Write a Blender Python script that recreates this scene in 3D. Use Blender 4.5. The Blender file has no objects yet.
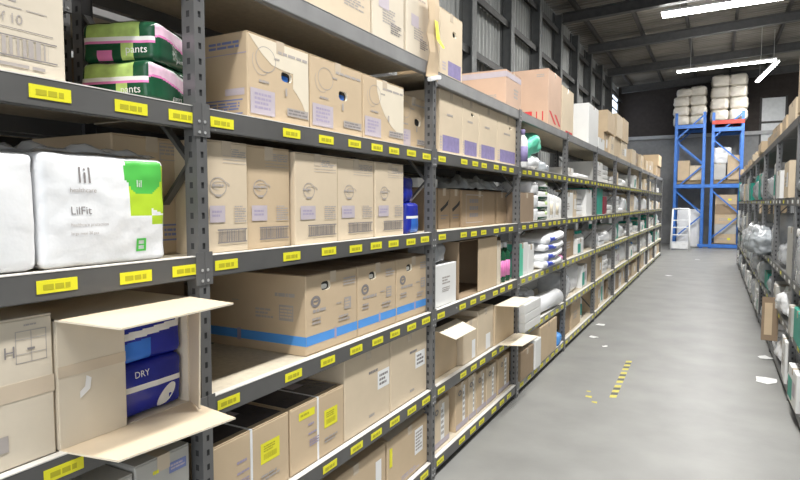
import bpy, bmesh, math, random
from mathutils import Vector, Matrix, noise
C = bpy.context.scene.collection
R_ = random.Random(7)
PI = math.pi

# ------------------------------------------------------------------ camera, world, lights, exposure
CAM_H = 1.717; F_PX = 590.0; PITCH = math.atan(37/F_PX); YAW = math.atan(314*math.cos(PITCH)/F_PX)
cd = bpy.data.cameras.new('camera'); cam = bpy.data.objects.new('camera', cd); C.objects.link(cam)
cd.sensor_width = 36; cd.lens = 36*F_PX/800; cd.clip_start = .05; cd.clip_end = 200
cam.location = (0, 0, CAM_H); cam.rotation_euler = (PI/2-PITCH, 0, YAW)
bpy.context.scene.camera = cam
W = bpy.data.worlds.new('world'); bpy.context.scene.world = W; W.use_nodes = True
W.node_tree.nodes['Background'].inputs[0].default_value = (.86, .93, 1, 1)
W.node_tree.nodes['Background'].inputs[1].default_value = .55
def area(name, loc, rot, sx, sy, power, col=(1, .985, .95)):
    l = bpy.data.lights.new(name, 'AREA'); l.shape = 'RECTANGLE'; l.size = sx; l.size_y = sy; l.energy = power; l.color = col
    o = bpy.data.objects.new(name, l); C.objects.link(o); o.location = loc; o.rotation_euler = rot
# daylight through the open front of the hall, behind the photographer
area('daylight_opening', (1.2, -5.5, 2.6), (PI/2, 0, 0), 8, 5, 150, (.93, .97, 1))
# tube lights hung over the aisle
for yy, pw in ((-1.2, 170), (2.4, 205), (6.2, 160)): area('tube_light', (0, yy, 6.1), (0, 0, 0), .3, 2.8, pw)
for yy, pw in ((11.0, 110), (16.0, 120), (20.4, 200)): area('tube_light', (.15, yy, 6.15 if yy < 20 else 5.7), (0, 0, 0), 2.8, .3, pw)
area('tube_light', (1.38, 22.8, 5.8), (0, 0, 0), .2, 4.2, 90)
vs = bpy.context.scene.view_settings
vs.view_transform = 'Standard'; vs.look = 'None'; vs.gamma = 1; vs.use_curve_mapping = False; vs.exposure = 0.55

# ------------------------------------------------------------------ calibrated rays (photo column/row to a point on a real plane)
_F = Vector((-math.sin(YAW)*math.cos(PITCH), math.cos(YAW)*math.cos(PITCH), -math.sin(PITCH)))
_R = Vector((math.cos(YAW), math.sin(YAW), 0)); _U = _R.cross(_F)
def on_x(px, py, X):
    d = _F + _R*((px-400)/F_PX) + _U*((240-py)/F_PX); t = X/d.x
    return t*d.y, CAM_H+t*d.z
XR = -1.486          # front plane of the left shelving
XF = -1.520          # usual front plane of the goods on it
XRR = .61            # front plane of the right shelving
def FY(px, x=XF): return on_x(px, 250, x)[0]
def FZ(px, py, x=XF): return on_x(px, py, x)[1]

# ------------------------------------------------------------------ materials
MT = {}
def mat(key, col, rough=.6, metal=0, var=.08, scale=8, bump=0, bscale=60, emit=0, alpha=1, spec=.5, stretch=None):
    m = bpy.data.materials.new(key); m.use_nodes = True; nt = m.node_tree; b = nt.nodes['Principled BSDF']
    b.inputs['Roughness'].default_value = rough; b.inputs['Metallic'].default_value = metal
    b.inputs['Specular IOR Level'].default_value = spec
    tc = nt.nodes.new('ShaderNodeTexCoord'); co = tc.outputs['Object']
    if stretch:
        mp = nt.nodes.new('ShaderNodeMapping'); mp.inputs['Scale'].default_value = stretch
        nt.links.new(co, mp.inputs[0]); co = mp.outputs[0]
    n = nt.nodes.new('ShaderNodeTexNoise'); n.inputs['Scale'].default_value = scale; n.inputs['Detail'].default_value = 5
    nt.links.new(co, n.inputs['Vector'])
    r = nt.nodes.new('ShaderNodeValToRGB')
    r.color_ramp.elements[0].position = .3; r.color_ramp.elements[1].position = .7
    r.color_ramp.elements[0].color = tuple(c*(1-var) for c in col)+(1,)
    r.color_ramp.elements[1].color = tuple(min(1, c*(1+var)) for c in col)+(1,)
    nt.links.new(n.outputs['Fac'], r.inputs[0]); nt.links.new(r.outputs[0], b.inputs['Base Color'])
    if bump:
        n2 = nt.nodes.new('ShaderNodeTexNoise'); n2.inputs['Scale'].default_value = bscale; n2.inputs['Detail'].default_value = 3
        nt.links.new(co, n2.inputs['Vector'])
        bp = nt.nodes.new('ShaderNodeBump'); bp.inputs['Strength'].default_value = bump; bp.inputs['Distance'].default_value = .01
        nt.links.new(n2.outputs['Fac'], bp.inputs['Height']); nt.links.new(bp.outputs[0], b.inputs['Normal'])
    if emit:
        b.inputs['Emission Color'].default_value = tuple(col)+(1,); b.inputs['Emission Strength'].default_value = emit
    if alpha < 1: b.inputs['Alpha'].default_value = alpha
    MT[key] = m; return m
mat('steel', (.135, .134, .132), .42, .3, .12, 5)
mat('slot_shade', (.045, .045, .047), .8)  # dark core colour paints the shade inside the upright slots
mat('post', (.18, .18, .182), .38, .4, .15, 6)
mat('rivet', (.7, .7, .7), .3, .6)
mat('beam_light', (.30, .30, .305), .45, .3, .1)
mat('beam_pale', (.34, .34, .31), .5, .1, .15)
mat('board', (.62, .55, .43), .6, 0, .08, 40, .1, 200)
mat('board_edge', (.72, .70, .66), .6)
mat('yellow', (.85, .80, .03), .45, 0, .05)
mat('label_ink', (.50, .46, .02), .5)
mat('card_tan', (.60, .465, .310), .75, 0, .05, 5, .12, 14)
mat('card_light', (.68, .565, .415), .75, 0, .05, 5, .12, 14)
mat('card_pale', (.68, .605, .49), .75, 0, .05, 5, .15, 12)
mat('card_brown', (.35, .255, .165), .75, 0, .07, 5, .12, 14)
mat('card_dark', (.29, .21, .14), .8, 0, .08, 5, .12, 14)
mat('card_white', (.80, .80, .79), .6, 0, .03, 5, .08, 14)
mat('card_grey', (.50, .49, .46), .7, 0, .05, 5, .1, 14)
mat('card_pink', (.62, .43, .32), .75, 0, .05, 5, .12, 14)
mat('card_edge', (.80, .72, .58), .7)
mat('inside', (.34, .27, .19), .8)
mat('dark', (.02, .02, .022), .7)
mat('tape_clear', (.62, .52, .40), .22, 0, .04)
mat('ink', (.24, .22, .22), .7)
mat('ink_soft', (.42, .38, .36), .7)
mat('ink_purple', (.40, .35, .48), .7)
mat('purple_block', (.26, .22, .42), .65, 0, .12, 30)
mat('lilac', (.53, .47, .52), .7, 0, .04, 20)
mat('blue_band', (.09, .33, .80), .5, 0, .05)
mat('blue_ink', (.20, .24, .48), .7)
mat('red_ink', (.66, .05, .06), .6, 0, .1)
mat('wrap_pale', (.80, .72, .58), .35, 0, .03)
mat('paper', (.86, .86, .86), .6, 0, .02)
mat('strap', (.85, .86, .88), .3)
mat('film_dark', (.10, .09, .10), .22, 0, .2, 9, .3, 20)
mat('film_white', (.84, .85, .87), .28, 0, .03, 6, .35, 16)
mat('bale', (.84, .79, .70), .5, 0, .05, 3, .3, 6)
mat('grey_green', (.42, .44, .43), .5)
mat('lime', (.50, .72, .04), .35)
mat('leaf_green', (.10, .55, .09), .35)
mat('dark_green', (.012, .075, .035), .25, 0, .2, 12, .2, 20)
mat('pink', (.75, .22, .50), .35)
mat('pale_pink', (.80, .55, .68), .35, 0, .2, 30)
mat('pale_lime', (.45, .62, .18), .35, 0, .2, 30)
mat('blue_pack', (.012, .022, .30), .25, 0, .25, 7, .25, 14)
mat('blue_pack_light', (.03, .16, .62), .25, 0, .2, 7)
mat('teal', (.02, .36, .27), .5, 0, .1)
mat('mint', (.12, .62, .42), .4, 0, .1)
mat('clear_film', (.70, .72, .75), .15, 0, .15, 10, .5, 14, alpha=.55)
mat('grey_film', (.40, .43, .46), .22, 0, .3, 9, .6, 12)
mat('floor', (.255, .255, .246), .45, 0, .12, 2.2, .06, 30)
mat('wall_sheet', (.37, .38, .375), .55, .1, .12, 1.5)
mat('column', (.14, .145, .145), .55, .1, .1)
mat('girt', (.06, .06, .058), .6)
mat('roof_sheet', (.24, .225, .20), .45, .2, .35, 1.0, stretch=(.5, 1.6, 1))  # uneven zinc tone; its paler patches also stand in for tube light
mat('rafter', (.085, .085, .085), .6, .1, .15)
mat('purlin', (.055, .052, .05), .6)
mat('wall_lower', (.27, .275, .28), .7, 0, .08)
mat('wall_upper', (.045, .036, .032), .8, 0, .15)
mat('ledge', (.42, .43, .44), .6)
mat('day_pane', (.75, .85, 1), .4, emit=2.2)
mat('dull_pane', (.55, .57, .58), .4, emit=.12)
mat('tube_emit', (1, .99, .96), .4, emit=30)
mat('fixture', (.75, .75, .74), .5)
mat('navy_print', (.03, .07, .55), .4)
mat('rack_blue', (.05, .19, .62), .4, .1, .1)
mat('rack_red', (.62, .07, .05), .5)
mat('ladder_white', (.85, .86, .88), .4)
mat('pallet_wood', (.40, .30, .18), .8, 0, .2, 10)
mat('teal_label', (.03, .45, .40), .5)
mat('yellow_tape', (.62, .55, .10), .6, 0, .2, 30)
mat('black_tape', (.10, .10, .10), .6)
mat('maroon', (.25, .03, .05), .5)

# ------------------------------------------------------------------ mesh helpers
_txt = {}
def text_mesh(s):
    if s not in _txt:
        cu = bpy.data.curves.new('t', 'FONT'); cu.body = s; cu.size = 1; cu.resolution_u = 3
        o = bpy.data.objects.new('t', cu); C.objects.link(o); dg = bpy.context.evaluated_depsgraph_get()
        me = bpy.data.meshes.new_from_object(o.evaluated_get(dg))
        v = [tuple(q.co) for q in me.vertices]; f = [tuple(p.vertices) for p in me.polygons]
        bpy.data.objects.remove(o); bpy.data.curves.remove(cu); bpy.data.meshes.remove(me)
        _txt[s] = (v, f)
    return _txt[s]
class MB:
    def __init__(s): s.v = []; s.f = []; s.m = []; s.keys = []
    def k(s, key):
        if key not in s.keys: s.keys.append(key)
        return s.keys.index(key)
    def add(s, V, Fs, key, M=None):
        n = len(s.v); ki = s.k(key)
        for p in V: s.v.append(tuple(M @ Vector(p)) if M else tuple(p))
        for f in Fs: s.f.append(tuple(i+n for i in f)); s.m.append(ki)
        return s
    def box(s, x0, x1, y0, y1, z0, z1, key, bev=0, M=None):
        if bev:
            bm = bmesh.new(); bmesh.ops.create_cube(bm, size=1)
            for v in bm.verts: v.co = Vector(((x0+x1)/2+v.co.x*(x1-x0), (y0+y1)/2+v.co.y*(y1-y0), (z0+z1)/2+v.co.z*(z1-z0)))
            bmesh.ops.bevel(bm, geom=bm.edges[:], offset=bev, segments=2, affect='EDGES')
            bm.verts.index_update(); s.add([v.co[:] for v in bm.verts], [[v.index for v in f.verts] for f in bm.faces], key, M); bm.free(); return s
        V = [(x, y, z) for x in (x0, x1) for y in (y0, y1) for z in (z0, z1)]
        s.add(V, [(0, 1, 3, 2), (4, 6, 7, 5), (0, 4, 5, 1), (2, 3, 7, 6), (0, 2, 6, 4), (1, 5, 7, 3)], key, M); return s
    def bar(s, a, b, w, t, key):
        a = Vector(a); b = Vector(b); d = b-a; L = d.length
        M = Matrix.Translation((a+b)/2) @ d.to_track_quat('Z', 'Y').to_matrix().to_4x4()
        return s.box(-w/2, w/2, -t/2, t/2, -L/2, L/2, key, M=M)
    def tube(s, a, b, r, key, n=10):
        a = Vector(a); b = Vector(b); d = b-a; L = d.length
        M = Matrix.Translation(a) @ d.to_track_quat('Z', 'Y').to_matrix().to_4x4()
        V = [(r*math.cos(2*PI*i/n), r*math.sin(2*PI*i/n), z) for z in (0, L) for i in range(n)]
        return s.add(V, [(i, (i+1) % n, n+(i+1) % n, n+i) for i in range(n)]+[tuple(range(n))[::-1], tuple(range(n, 2*n))], key, M)
    def lathe(s, prof, key, n=20, c=(0, 0)):
        V = [(c[0]+r*math.cos(2*PI*i/n), c[1]+r*math.sin(2*PI*i/n), z) for r, z in prof for i in range(n)]
        Fs = [(j*n+i, j*n+(i+1) % n, (j+1)*n+(i+1) % n, (j+1)*n+i) for j in range(len(prof)-1) for i in range(n)]
        Fs += [tuple(range(n))[::-1], tuple(range((len(prof)-1)*n, len(prof)*n))]
        return s.add(V, Fs, key)
    def build(s, name, parent=None, smooth=False):
        me = bpy.data.meshes.new(name); me.from_pydata(s.v, [], s.f)
        for k in s.keys: me.materials.append(MT[k])
        me.polygons.foreach_set('material_index', s.m)
        if smooth: me.polygons.foreach_set('use_smooth', [True]*len(s.f))
        me.update(); o = bpy.data.objects.new(name, me); C.objects.link(o)
        if parent: o.parent = parent
        return o
LABELS = {}
def tag(o, label, cat, group=None, kind=None):
    if label in LABELS and not (group and LABELS[label] == group): print('DUPLABEL', label)
    LABELS[label] = group
    o['label'] = label; o['category'] = cat
    if group: o['group'] = group
    if kind: o['kind'] = kind
    return o
def empty(name, label, cat, loc, rz=0, group=None, tilt=(0, 0)):
    o = bpy.data.objects.new(name, None); C.objects.link(o); o.empty_display_size = .1
    o.location = loc; o.rotation_euler = (tilt[0], tilt[1], rz); return tag(o, label, cat, group)
def struct(name, mb, smooth=False):
    o = mb.build(name, None, smooth); o['kind'] = 'structure'; return o

# printing on a flat face. P(a,b,e) gives the point for a (0..1 left to right), b (0..1 up), e metres proud; w,h = face size
def printing(mb, P, w, h, items, seed=0):
    rr = random.Random(seed); e = .0007
    def rect(key, a0, b0, a1, b1): mb.add([P(a0, b0, e), P(a1, b0, e), P(a1, b1, e), P(a0, b1, e)], [(0, 1, 2, 3)], key)
    for it in items:
        kd, key = it[0], it[1]; A = it[2:]
        if kd == 'r': rect(key, *A)
        elif kd == 'fr':
            a0, b0, a1, b1, t = A; ta = t/w; tb = t/h
            rect(key, a0, b0, a1, b0+tb); rect(key, a0, b1-tb, a1, b1); rect(key, a0, b0, a0+ta, b1); rect(key, a1-ta, b0, a1, b1)
        elif kd == 'o':
            a, b, ra, rb, t = A[:5]; rng = A[5] if len(A) > 5 else (0, 2*PI); n = 24
            V = []
            for i in range(n+1):
                th = rng[0]+(rng[1]-rng[0])*i/n
                for q in (1, 1-t/min(ra, rb)): V.append(P(a+ra*q*math.cos(th)/w, b+rb*q*math.sin(th)/h, e))
            mb.add(V, [(2*i, 2*i+1, 2*i+3, 2*i+2) for i in range(n)], key)
        elif kd == 't':
            s, a, b, hh = A[:4]; v, f = text_mesh(s); sx = A[4] if len(A) > 4 else 1
            mb.add([P(a+x*hh*sx/.72/w, b+y*hh/.72/h, e) for x, y, z in v], f, key)
        elif kd == 'l':
            a0, b0, a1, b1, n = A
            for i in range(n):
                bt = b1-(b1-b0)*(i+.12)/n; bb = b1-(b1-b0)*(i+.68)/n; a = a0
                lim = a1-(a1-a0)*rr.choice((0, 0, .15, .3))
                while a < lim-.004:
                    q = min(lim, a+rr.uniform(.1, .34)*(a1-a0)); rect(key, a, bb, q, bt); a = q+.035*(a1-a0)
        elif kd == 'bar':
            a0, b0, a1, b1 = A; a = a0
            while a < a1:
                q = min(a1, a+rr.uniform(.01, .035)*(a1-a0)); rect(key, a, b0, q, b1); a = q+rr.uniform(.012, .03)*(a1-a0)
        elif kd == 'p':
            mb.add([P(a, b, e) for a, b in A[0]], [tuple(range(len(A[0])))], key)
        e += .00022

# ------------------------------------------------------------------ cartons
def carton_body(mb, w, d, h, key, hole=None, hole_key='dark'):
    r = .004
    def ring(x, q): return [(x, -w/2+q, q if q else 0), (x, w/2-q, q if q else 0), (x, w/2-q, h-q), (x, -w/2+q, h-q)]
    V = ring(-d/2, 0)+ring(d/2-r, 0)+ring(d/2, r)
    mb.add(V, [(0, 3, 2, 1)]+[(j+i, j+(i+1) % 4, j+4+(i+1) % 4, j+4+i) for j in (0, 4) for i in range(4)], key)
    if not hole: mb.add(ring(d/2, r), [(0, 1, 2, 3)], key); return
    a, b, hw, hh = hole; cy = -w/2+a*w; cz = b*h; n = 24; H = []; O = []
    for i in range(n):
        t = 2*PI*i/n; c, s_ = math.cos(t), math.sin(t); p = 3.2
        qq = (abs(c)**p+abs(s_)**p)**(-1/p); H.append((d/2, cy+hw*c*qq, cz+hh*s_*qq))
        t = PI/4+2*PI*i/n  # outer, starting at the corner
    for i in range(n):
        t = 2*PI*i/n; c, s_ = math.cos(t), math.sin(t); m = max(abs(c), abs(s_)); c /= m; s_ /= m
        oy = (w/2-r)*c; oz = h/2+(h/2-r)*s_; O.append((d/2, oy, oz))
    mb.add(H+O, [(i, n+i, n+(i+1) % n, (i+1) % n) for i in range(n)], key)
    B = [(x-.012, y, z) for x, y, z in H]
    mb.add(H+B, [(i, (i+1) % n, n+(i+1) % n, n+i) for i in range(n)], 'card_edge')
    mb.add([(x-.0125, y, z) for x, y, z in H], [tuple(range(n))], 'dark')
    if hole_key != 'dark':
        mb.add([(d/2-.012, cy+(y-cy)*.7, cz-hh*.25+(z-cz)*.55) for x, y, z in H], [tuple(range(n))], hole_key)
def carton(label, y0, y1, z, h, xf=XF, d=.52, key='card_tan', prints=(), side=(), hole=None, hole_key='dark', group=None,
           tape=True, rz=0, flaps=True, face=1, extra=None, cat='cardboard box', name='cardboard_box', gap=.004, top_key=None):
    y0, y1 = min(y0, y1)+gap/2, max(y0, y1)-gap/2; w = y1-y0
    t = empty(name, label, cat, (xf-face*d/2, (y0+y1)/2, z), rz if face > 0 else PI+rz, group)
    mb = MB(); hb = h-.004 if flaps else h
    carton_body(mb, w, d, hb, key, hole, hole_key); mb.build('body', t)
    if flaps:
        for s in (-1, 1):
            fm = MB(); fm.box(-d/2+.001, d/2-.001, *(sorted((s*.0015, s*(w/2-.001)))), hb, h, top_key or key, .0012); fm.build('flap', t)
        if tape:
            tm = MB(); tm.box(-d/2, d/2+.0008, -.024, .024, h-.0002, h+.0005, 'tape_clear')
            tm.box(d/2+.0001, d/2+.0009, -.024, .024, h-.05, h+.0005, 'tape_clear'); tm.build('tape', t)
    P = lambda a, b, e: (d/2+e, -w/2+a*w, b*hb)
    S = lambda a, b, e: (-d/2+a*d, -w/2-e, b*hb)
    if prints or side:
        if prints: pm = MB(); printing(pm, P, w, hb, prints, len(label)); pm.build('printing', t)
        if side: pm = MB(); printing(pm, S, d, hb, side, 3); pm.build('printing', t)
    if extra: extra(t, w, d, h, P)
    return t

# soft plastic packs -------------------------------------------------
def soft_surface(hx, hy, hz, r, bulge, wr, seed):
    def sp(u, v, w, e=0):
        b = Vector((u*hx, v*hy, w*hz)); c = Vector([max(-(q-r), min(q-r, k)) for q, k in zip((hx, hy, hz), b)])
        n = b-c
        n = n.normalized() if n.length > 1e-6 else Vector((0, 0, 1))
        p = c+n*(r+e)
        p.x += bulge*u*(1-v*v)*(1-w*w)*(1 if abs(u) > .3 else .3); p.y += bulge*.7*v*(1-u*u)*(1-w*w); p.z += bulge*.8*w*(1-u*u)*(1-v*v)
        q = Vector((b.x*9+seed*3.1, b.y*9, b.z*9))
        p += n*wr*(noise.noise(q)+.5*noise.noise(q*2.7)); p.z = max(0, p.z+hz)
        return p
    return sp
def soft_mesh(mb, sp, n, paint, M=None):
    for ax in range(3):
        for s in (-1, 1):
            V = []
            for i in range(n+1):
                for j in range(n+1):
                    a, b = -1+2*i/n, -1+2*j/n; q = [a, b]; q.insert(ax, s); V.append(sp(*q))
            g = {}
            for i in range(n):
                for j in range(n):
                    a, b = -1+2*(i+.5)/n, -1+2*(j+.5)/n; q = [a, b]; q.insert(ax, s)
                    f = (i*(n+1)+j, (i+1)*(n+1)+j, (i+1)*(n+1)+j+1, i*(n+1)+j+1)
                    if (s < 0) != (ax == 1): f = f[::-1]
                    g.setdefault(paint(ax, s, *q), []).append(f)
            base = len(mb.v); mb.v += [tuple(p) for p in V]
            for k, Fs in g.items():
                ki = mb.k(k)
                for f in Fs: mb.f.append(tuple(q+base for q in f)); mb.m.append(ki)
def pack(label, x, y, z, d, w, h, paint, cat='pack', name='plastic_wrapped_pack', rz=0, group=None, n=10, r=.02, bulge=.012, wr=.004, seed=1, tilt=(0, 0), root=True, seam=False):
    if isinstance(paint, str): kk = paint; paint = lambda *a: kk
    sp = soft_surface(d/2, w/2, h/2, min(r, d/2.1, w/2.1, h/2.1), bulge, wr, seed)
    mb = MB(); soft_mesh(mb, sp, n, paint)
    if seam:
        t = empty(name, label, cat, (x, y, z), rz, group, tilt); mb.build('body', t, True)
        return t, sp
    o = mb.build(name, None, True); o.location = (x, y, z); o.rotation_euler = (tilt[0], tilt[1], rz); tag(o, label, cat, group)
    return o, sp
def bottle(label, x, y, z, r, h, body='card_white', cap='card_white', band=None, group=None, cat='bottle'):
    t = empty('bottle', label, cat, (x, y, z), 0, group)
    mb = MB(); mb.lathe([(r*.9, 0), (r, .01), (r, h*.68), (r*.85, h*.76), (r*.4, h*.83), (r*.38, h*.88)], body, 18); mb.build('body', t, True)
    if band: b2 = MB(); b2.lathe([(r+.001, h*.15), (r+.001, h*.55)], band, 18); b2.build('sticker', t, True)
    c = MB(); c.lathe([(r*.42, h*.86), (r*.44, h*.99), (r*.3, h)], cap, 16); c.build('cap', t, True)
    return t

# ------------------------------------------------------------------ building shell
WX = -3.8; BY = 27.3; EX = 8.0; FYY = -6.0
def roof_z(x): return 6.75+.045*x
m = MB(); m.add([(WX-.3, FYY, 0), (EX, FYY, 0), (EX, BY+.2, 0), (WX-.3, BY+.2, 0), (WX-.3, FYY, -.2), (EX, FYY, -.2), (EX, BY+.2, -.2), (WX-.3, BY+.2, -.2)],
      [(0, 1, 2, 3), (4, 7, 6, 5), (0, 4, 5, 1), (1, 5, 6, 2), (2, 6, 7, 3), (3, 7, 4, 0)], 'floor'); struct('floor', m)
def ribbed(mb, key, p0, along, L, up, Hh, nrm, pitch=.19, depth=.03):
    n = int(L/pitch); pr = []
    for i in range(n+1):
        s = i*pitch
        for q, dd in ((0, 0), (.55, 0), (.68, 1), (.87, 1)):
            if s+q*pitch <= L: pr.append((s+q*pitch, dd*depth))
    p0 = Vector(p0); a = Vector(along); u = Vector(up); nn = Vector(nrm); V = []
    for s, dd in pr: V += [p0+a*s+nn*dd, p0+a*s+nn*dd+u*Hh]
    mb.add(V, [(2*i, 2*i+2, 2*i+3, 2*i+1) for i in range(len(pr)-1)], key)
m = MB(); ribbed(m, 'wall_sheet', (WX, FYY, 0), (0, 1, 0), BY-FYY, (0, 0, 1), 6.62, (1, 0, 0)); m.box(WX-.12, WX-.02, FYY, BY, 0, 6.6, 'girt'); struct('wall_left', m)
m = MB(); sl = Vector((1, 0, .045)).normalized()
ribbed(m, 'roof_sheet', (WX-.1, FYY, roof_z(WX-.1)+.14), (0, 1, 0), BY-FYY, sl, (EX-WX)+.3, (0, 0, -1), .22, .035)
m.add([(x, y, roof_z(x)+dz) for dz in (.16, .24) for x, y in ((WX-.15, FYY), (EX+.2, FYY), (EX+.2, BY+.1), (WX-.15, BY+.1))], [(0, 1, 2, 3), (4, 5, 6, 7), (0, 4, 5, 1), (2, 6, 7, 3), (1, 5, 6, 2), (0, 3, 7, 4)], 'girt')
struct('ceiling', m)
m = MB(); m.box(WX, EX, BY, BY+.1, 0, 4.42, 'wall_lower'); m.box(WX, EX, BY, BY+.1, 4.42, 7.1, 'wall_upper')
struct('wall_back', m)
m = MB(); m.box(WX, EX, BY-.12, BY, 4.40, 4.54, 'ledge'); struct('trim_1', m)
m = MB(); m.box(EX, EX+.1, FYY, BY, 0, 7.2, 'wall_sheet'); struct('wall_right', m)
k = 2
for q in [(7.2+2.07*i) for i in range(-4, 10)]:       # wall columns, I sections
    if q > 24.5: continue
    m = MB(); m.box(WX+.03, WX+.06, q-.1, q+.1, 0, 6.55, 'column'); m.box(WX+.24, WX+.26, q-.1, q+.1, 0, 6.5, 'column'); m.box(WX+.06, WX+.24, q-.01, q+.01, 0, 6.5, 'column'); struct('trim_%d' % k, m); k += 1
for z in (3.3, 4.25, 5.2, 6.1):
    m = MB(); m.box(WX+.03, WX+.19, FYY, BY-.13, z, z+.02, 'girt'); m.box(WX+.17, WX+.19, FYY, BY-.13, z-.1, z, 'girt'); struct('trim_%d' % k, m); k += 1
for q in (1.0, 4.6, 8.2, 11.9, 15.5, 18.9, 22.6, 26.3):     # rafters across the hall
    m = MB(); L = EX-WX-.4; a = Vector((WX+.27, q, roof_z(WX+.27)-.12)); b = Vector((EX-.1, q, roof_z(EX-.1)-.12))
    for dz, w, t in ((-.20, .18, .02), (.04, .18, .02), (-.08, .015, .24)): m.bar(a+Vector((0, 0, dz)), b+Vector((0, 0, dz)), w, t, 'rafter') if w > t else m.bar(a+Vector((0, 0, dz)), b+Vector((0, 0, dz)), w, t, 'rafter')
    struct('trim_%d' % k, m); k += 1
for x in (-3.2, -2.0, -.8, .4, 1.6, 2.8, 4.0, 5.2):
    m = MB(); m.box(x-.035, x+.035, FYY+.2, BY-.2, roof_z(x)-.045, roof_z(x)+.10, 'purlin'); struct('trim_%d' % k, m); k += 1
m = MB(); m.box(WX+.035, WX+.05, 25.2, 26.7, 4.55, 6.25, 'day_pane')
w1 = struct('window_1', m); m = MB()
for z in (4.5, 4.85, 5.2, 5.55, 5.9, 6.22): m.box(WX+.05, WX+.08, 25.15, 26.75, z, z+.06, 'girt')
for y in (25.14, 26.7): m.box(WX+.05, WX+.08, y, y+.06, 4.5, 6.25, 'girt')
m.build('window_frame', w1)
m = MB(); m.box(1.55, 2.32, BY-.03, BY-.01, 3.9, 5.8, 'dull_pane'); w2 = struct('window_2', m)
m = MB(); m.box(1.5, 2.37, BY-.06, BY-.03, 4.82, 4.9, 'girt'); m.box(1.48, 1.55, BY-.06, BY-.01, 3.88, 5.84, 'girt'); m.box(2.32, 2.39, BY-.06, BY-.01, 3.88, 5.84, 'girt'); m.build('window_frame', w2)

# tube lights hanging under the roof
def tube_fixture(label, a, b, n=2, wd=.13, tr=.019):
    a = Vector(a); b = Vector(b); c = (a+b)/2; t = empty('tube_light_fixture', label, 'ceiling light', c)
    m = MB(); m.bar(a-c+Vector((0, 0, .04)), b-c+Vector((0, 0, .04)), wd, .05, 'fixture'); m.build('housing', t)
    d = (b-a).normalized(); sd = d.cross(Vector((0, 0, 1)))
    for s in ((-wd*.3, wd*.3) if n == 2 else (-wd*.33, 0, wd*.33)):
        m = MB(); m.tube(a-c+sd*s+d*.03-Vector((0, 0, .005)), b-c+sd*s-d*.03-Vector((0, 0, .005)), tr, 'tube_emit'); m.build('tube', t, True)
    m = MB()
    for q in (.15, .85):
        p = a.lerp(b, q)-c; m.tube(p+Vector((0, 0, .06)), (p.x, p.y, roof_z(p.x+c.x)+.10-c.z), .006, 'fixture')
    m.build('hanger', t)
tube_fixture('wide bright tube light across the aisle, nearest and highest in view', (-1.27, 16, 6.30), (1.45, 16, 6.36), 3, .30, .05)
tube_fixture('thin tube light running crosswise just in front of the stacked bales', (-1.14, 20.2, 5.72), (1.47, 20.2, 5.80))
tube_fixture('tube light running lengthwise, meeting the end of the crosswise one in a V', (1.50, 20.5, 5.80), (1.25, 25.2, 6.1))

# ------------------------------------------------------------------ left shelving
POST = [-.42, 1.415, 3.235, 5.0, 6.87, 8.8, 10.7, 12.6, 14.6, 16.55, 18.6, 20.9]
LV = [.085, .54, 1.02, 1.505, 1.992, 2.468]
TOP = [l+.036 for l in LV]
DEP = .62
def post_mesh(h=2.5):
    m = MB(); w, d = .045, .055; m.box(-d+.002, -.003, -w/2+.002, w/2-.002, 0, h-.001, 'slot_shade')
    n = int(h/.05)
    for i in range(n):
        z0 = i*.05; z1 = z0+.05; a, b = z0+.015, z0+.035
        for (P) in (lambda u, z: (0, u*w, z), lambda u, z: (-d/2+u*d, -w/2, z), lambda u, z: (-d/2-u*d, w/2, z)):
            V = [P(u, z) for z in (z0, a, b, z1) for u in (-.5, -.13, .13, .5)]
            m.add(V, [(r*4+c, r*4+c+1, r*4+c+5, r*4+c+4) for r in range(3) for c in range(3) if not (r == 1 and c == 1)], 'post')
    m.add([(0, -w/2, h), (0, w/2, h), (-d, w/2, h), (-d, -w/2, h)], [(0, 1, 2, 3)], 'post'); return m
PM = post_mesh()
_pm = {}
def add_post(parent, loc, rz=0, h=2.5):
    if h not in _pm:
        o = (PM if h == 2.5 else post_mesh(h)).build('upright', parent); _pm[h] = o.data
    else:
        o = bpy.data.objects.new('upright', _pm[h]); C.objects.link(o); o.parent = parent
    o.location = loc; o.rotation_euler = (0, 0, rz); return o
LABY = {0: [.55, .92, 1.155, 1.34], 1: [FY(p, XR) for p in (227, 294, 329, 355.5, 377, 395, 412, 426)], 2: [FY(p, XR) for p in (442, 464, 474.5, 484, 496, 503.5, 511)]}
ORD = ['first', 'second', 'third', 'fourth', 'fifth', 'sixth', 'seventh', 'eighth', 'ninth', 'tenth', 'eleventh']
BAYLAB = ['grey shelving bay nearest the camera, holding the white packs and the open box',
          'second grey shelving bay on the left, holding the boxes with the blue stripe',
          'third grey shelving bay on the left, holding boxes with purple panels',
          'fourth grey shelving bay on the left, green and white goods on its shelves',
          'fifth grey shelving bay on the left, under the square white box']+[
          '%s grey shelving bay counted from the camera end of the left run' % ORD[i] for i in range(5, 11)]
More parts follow.
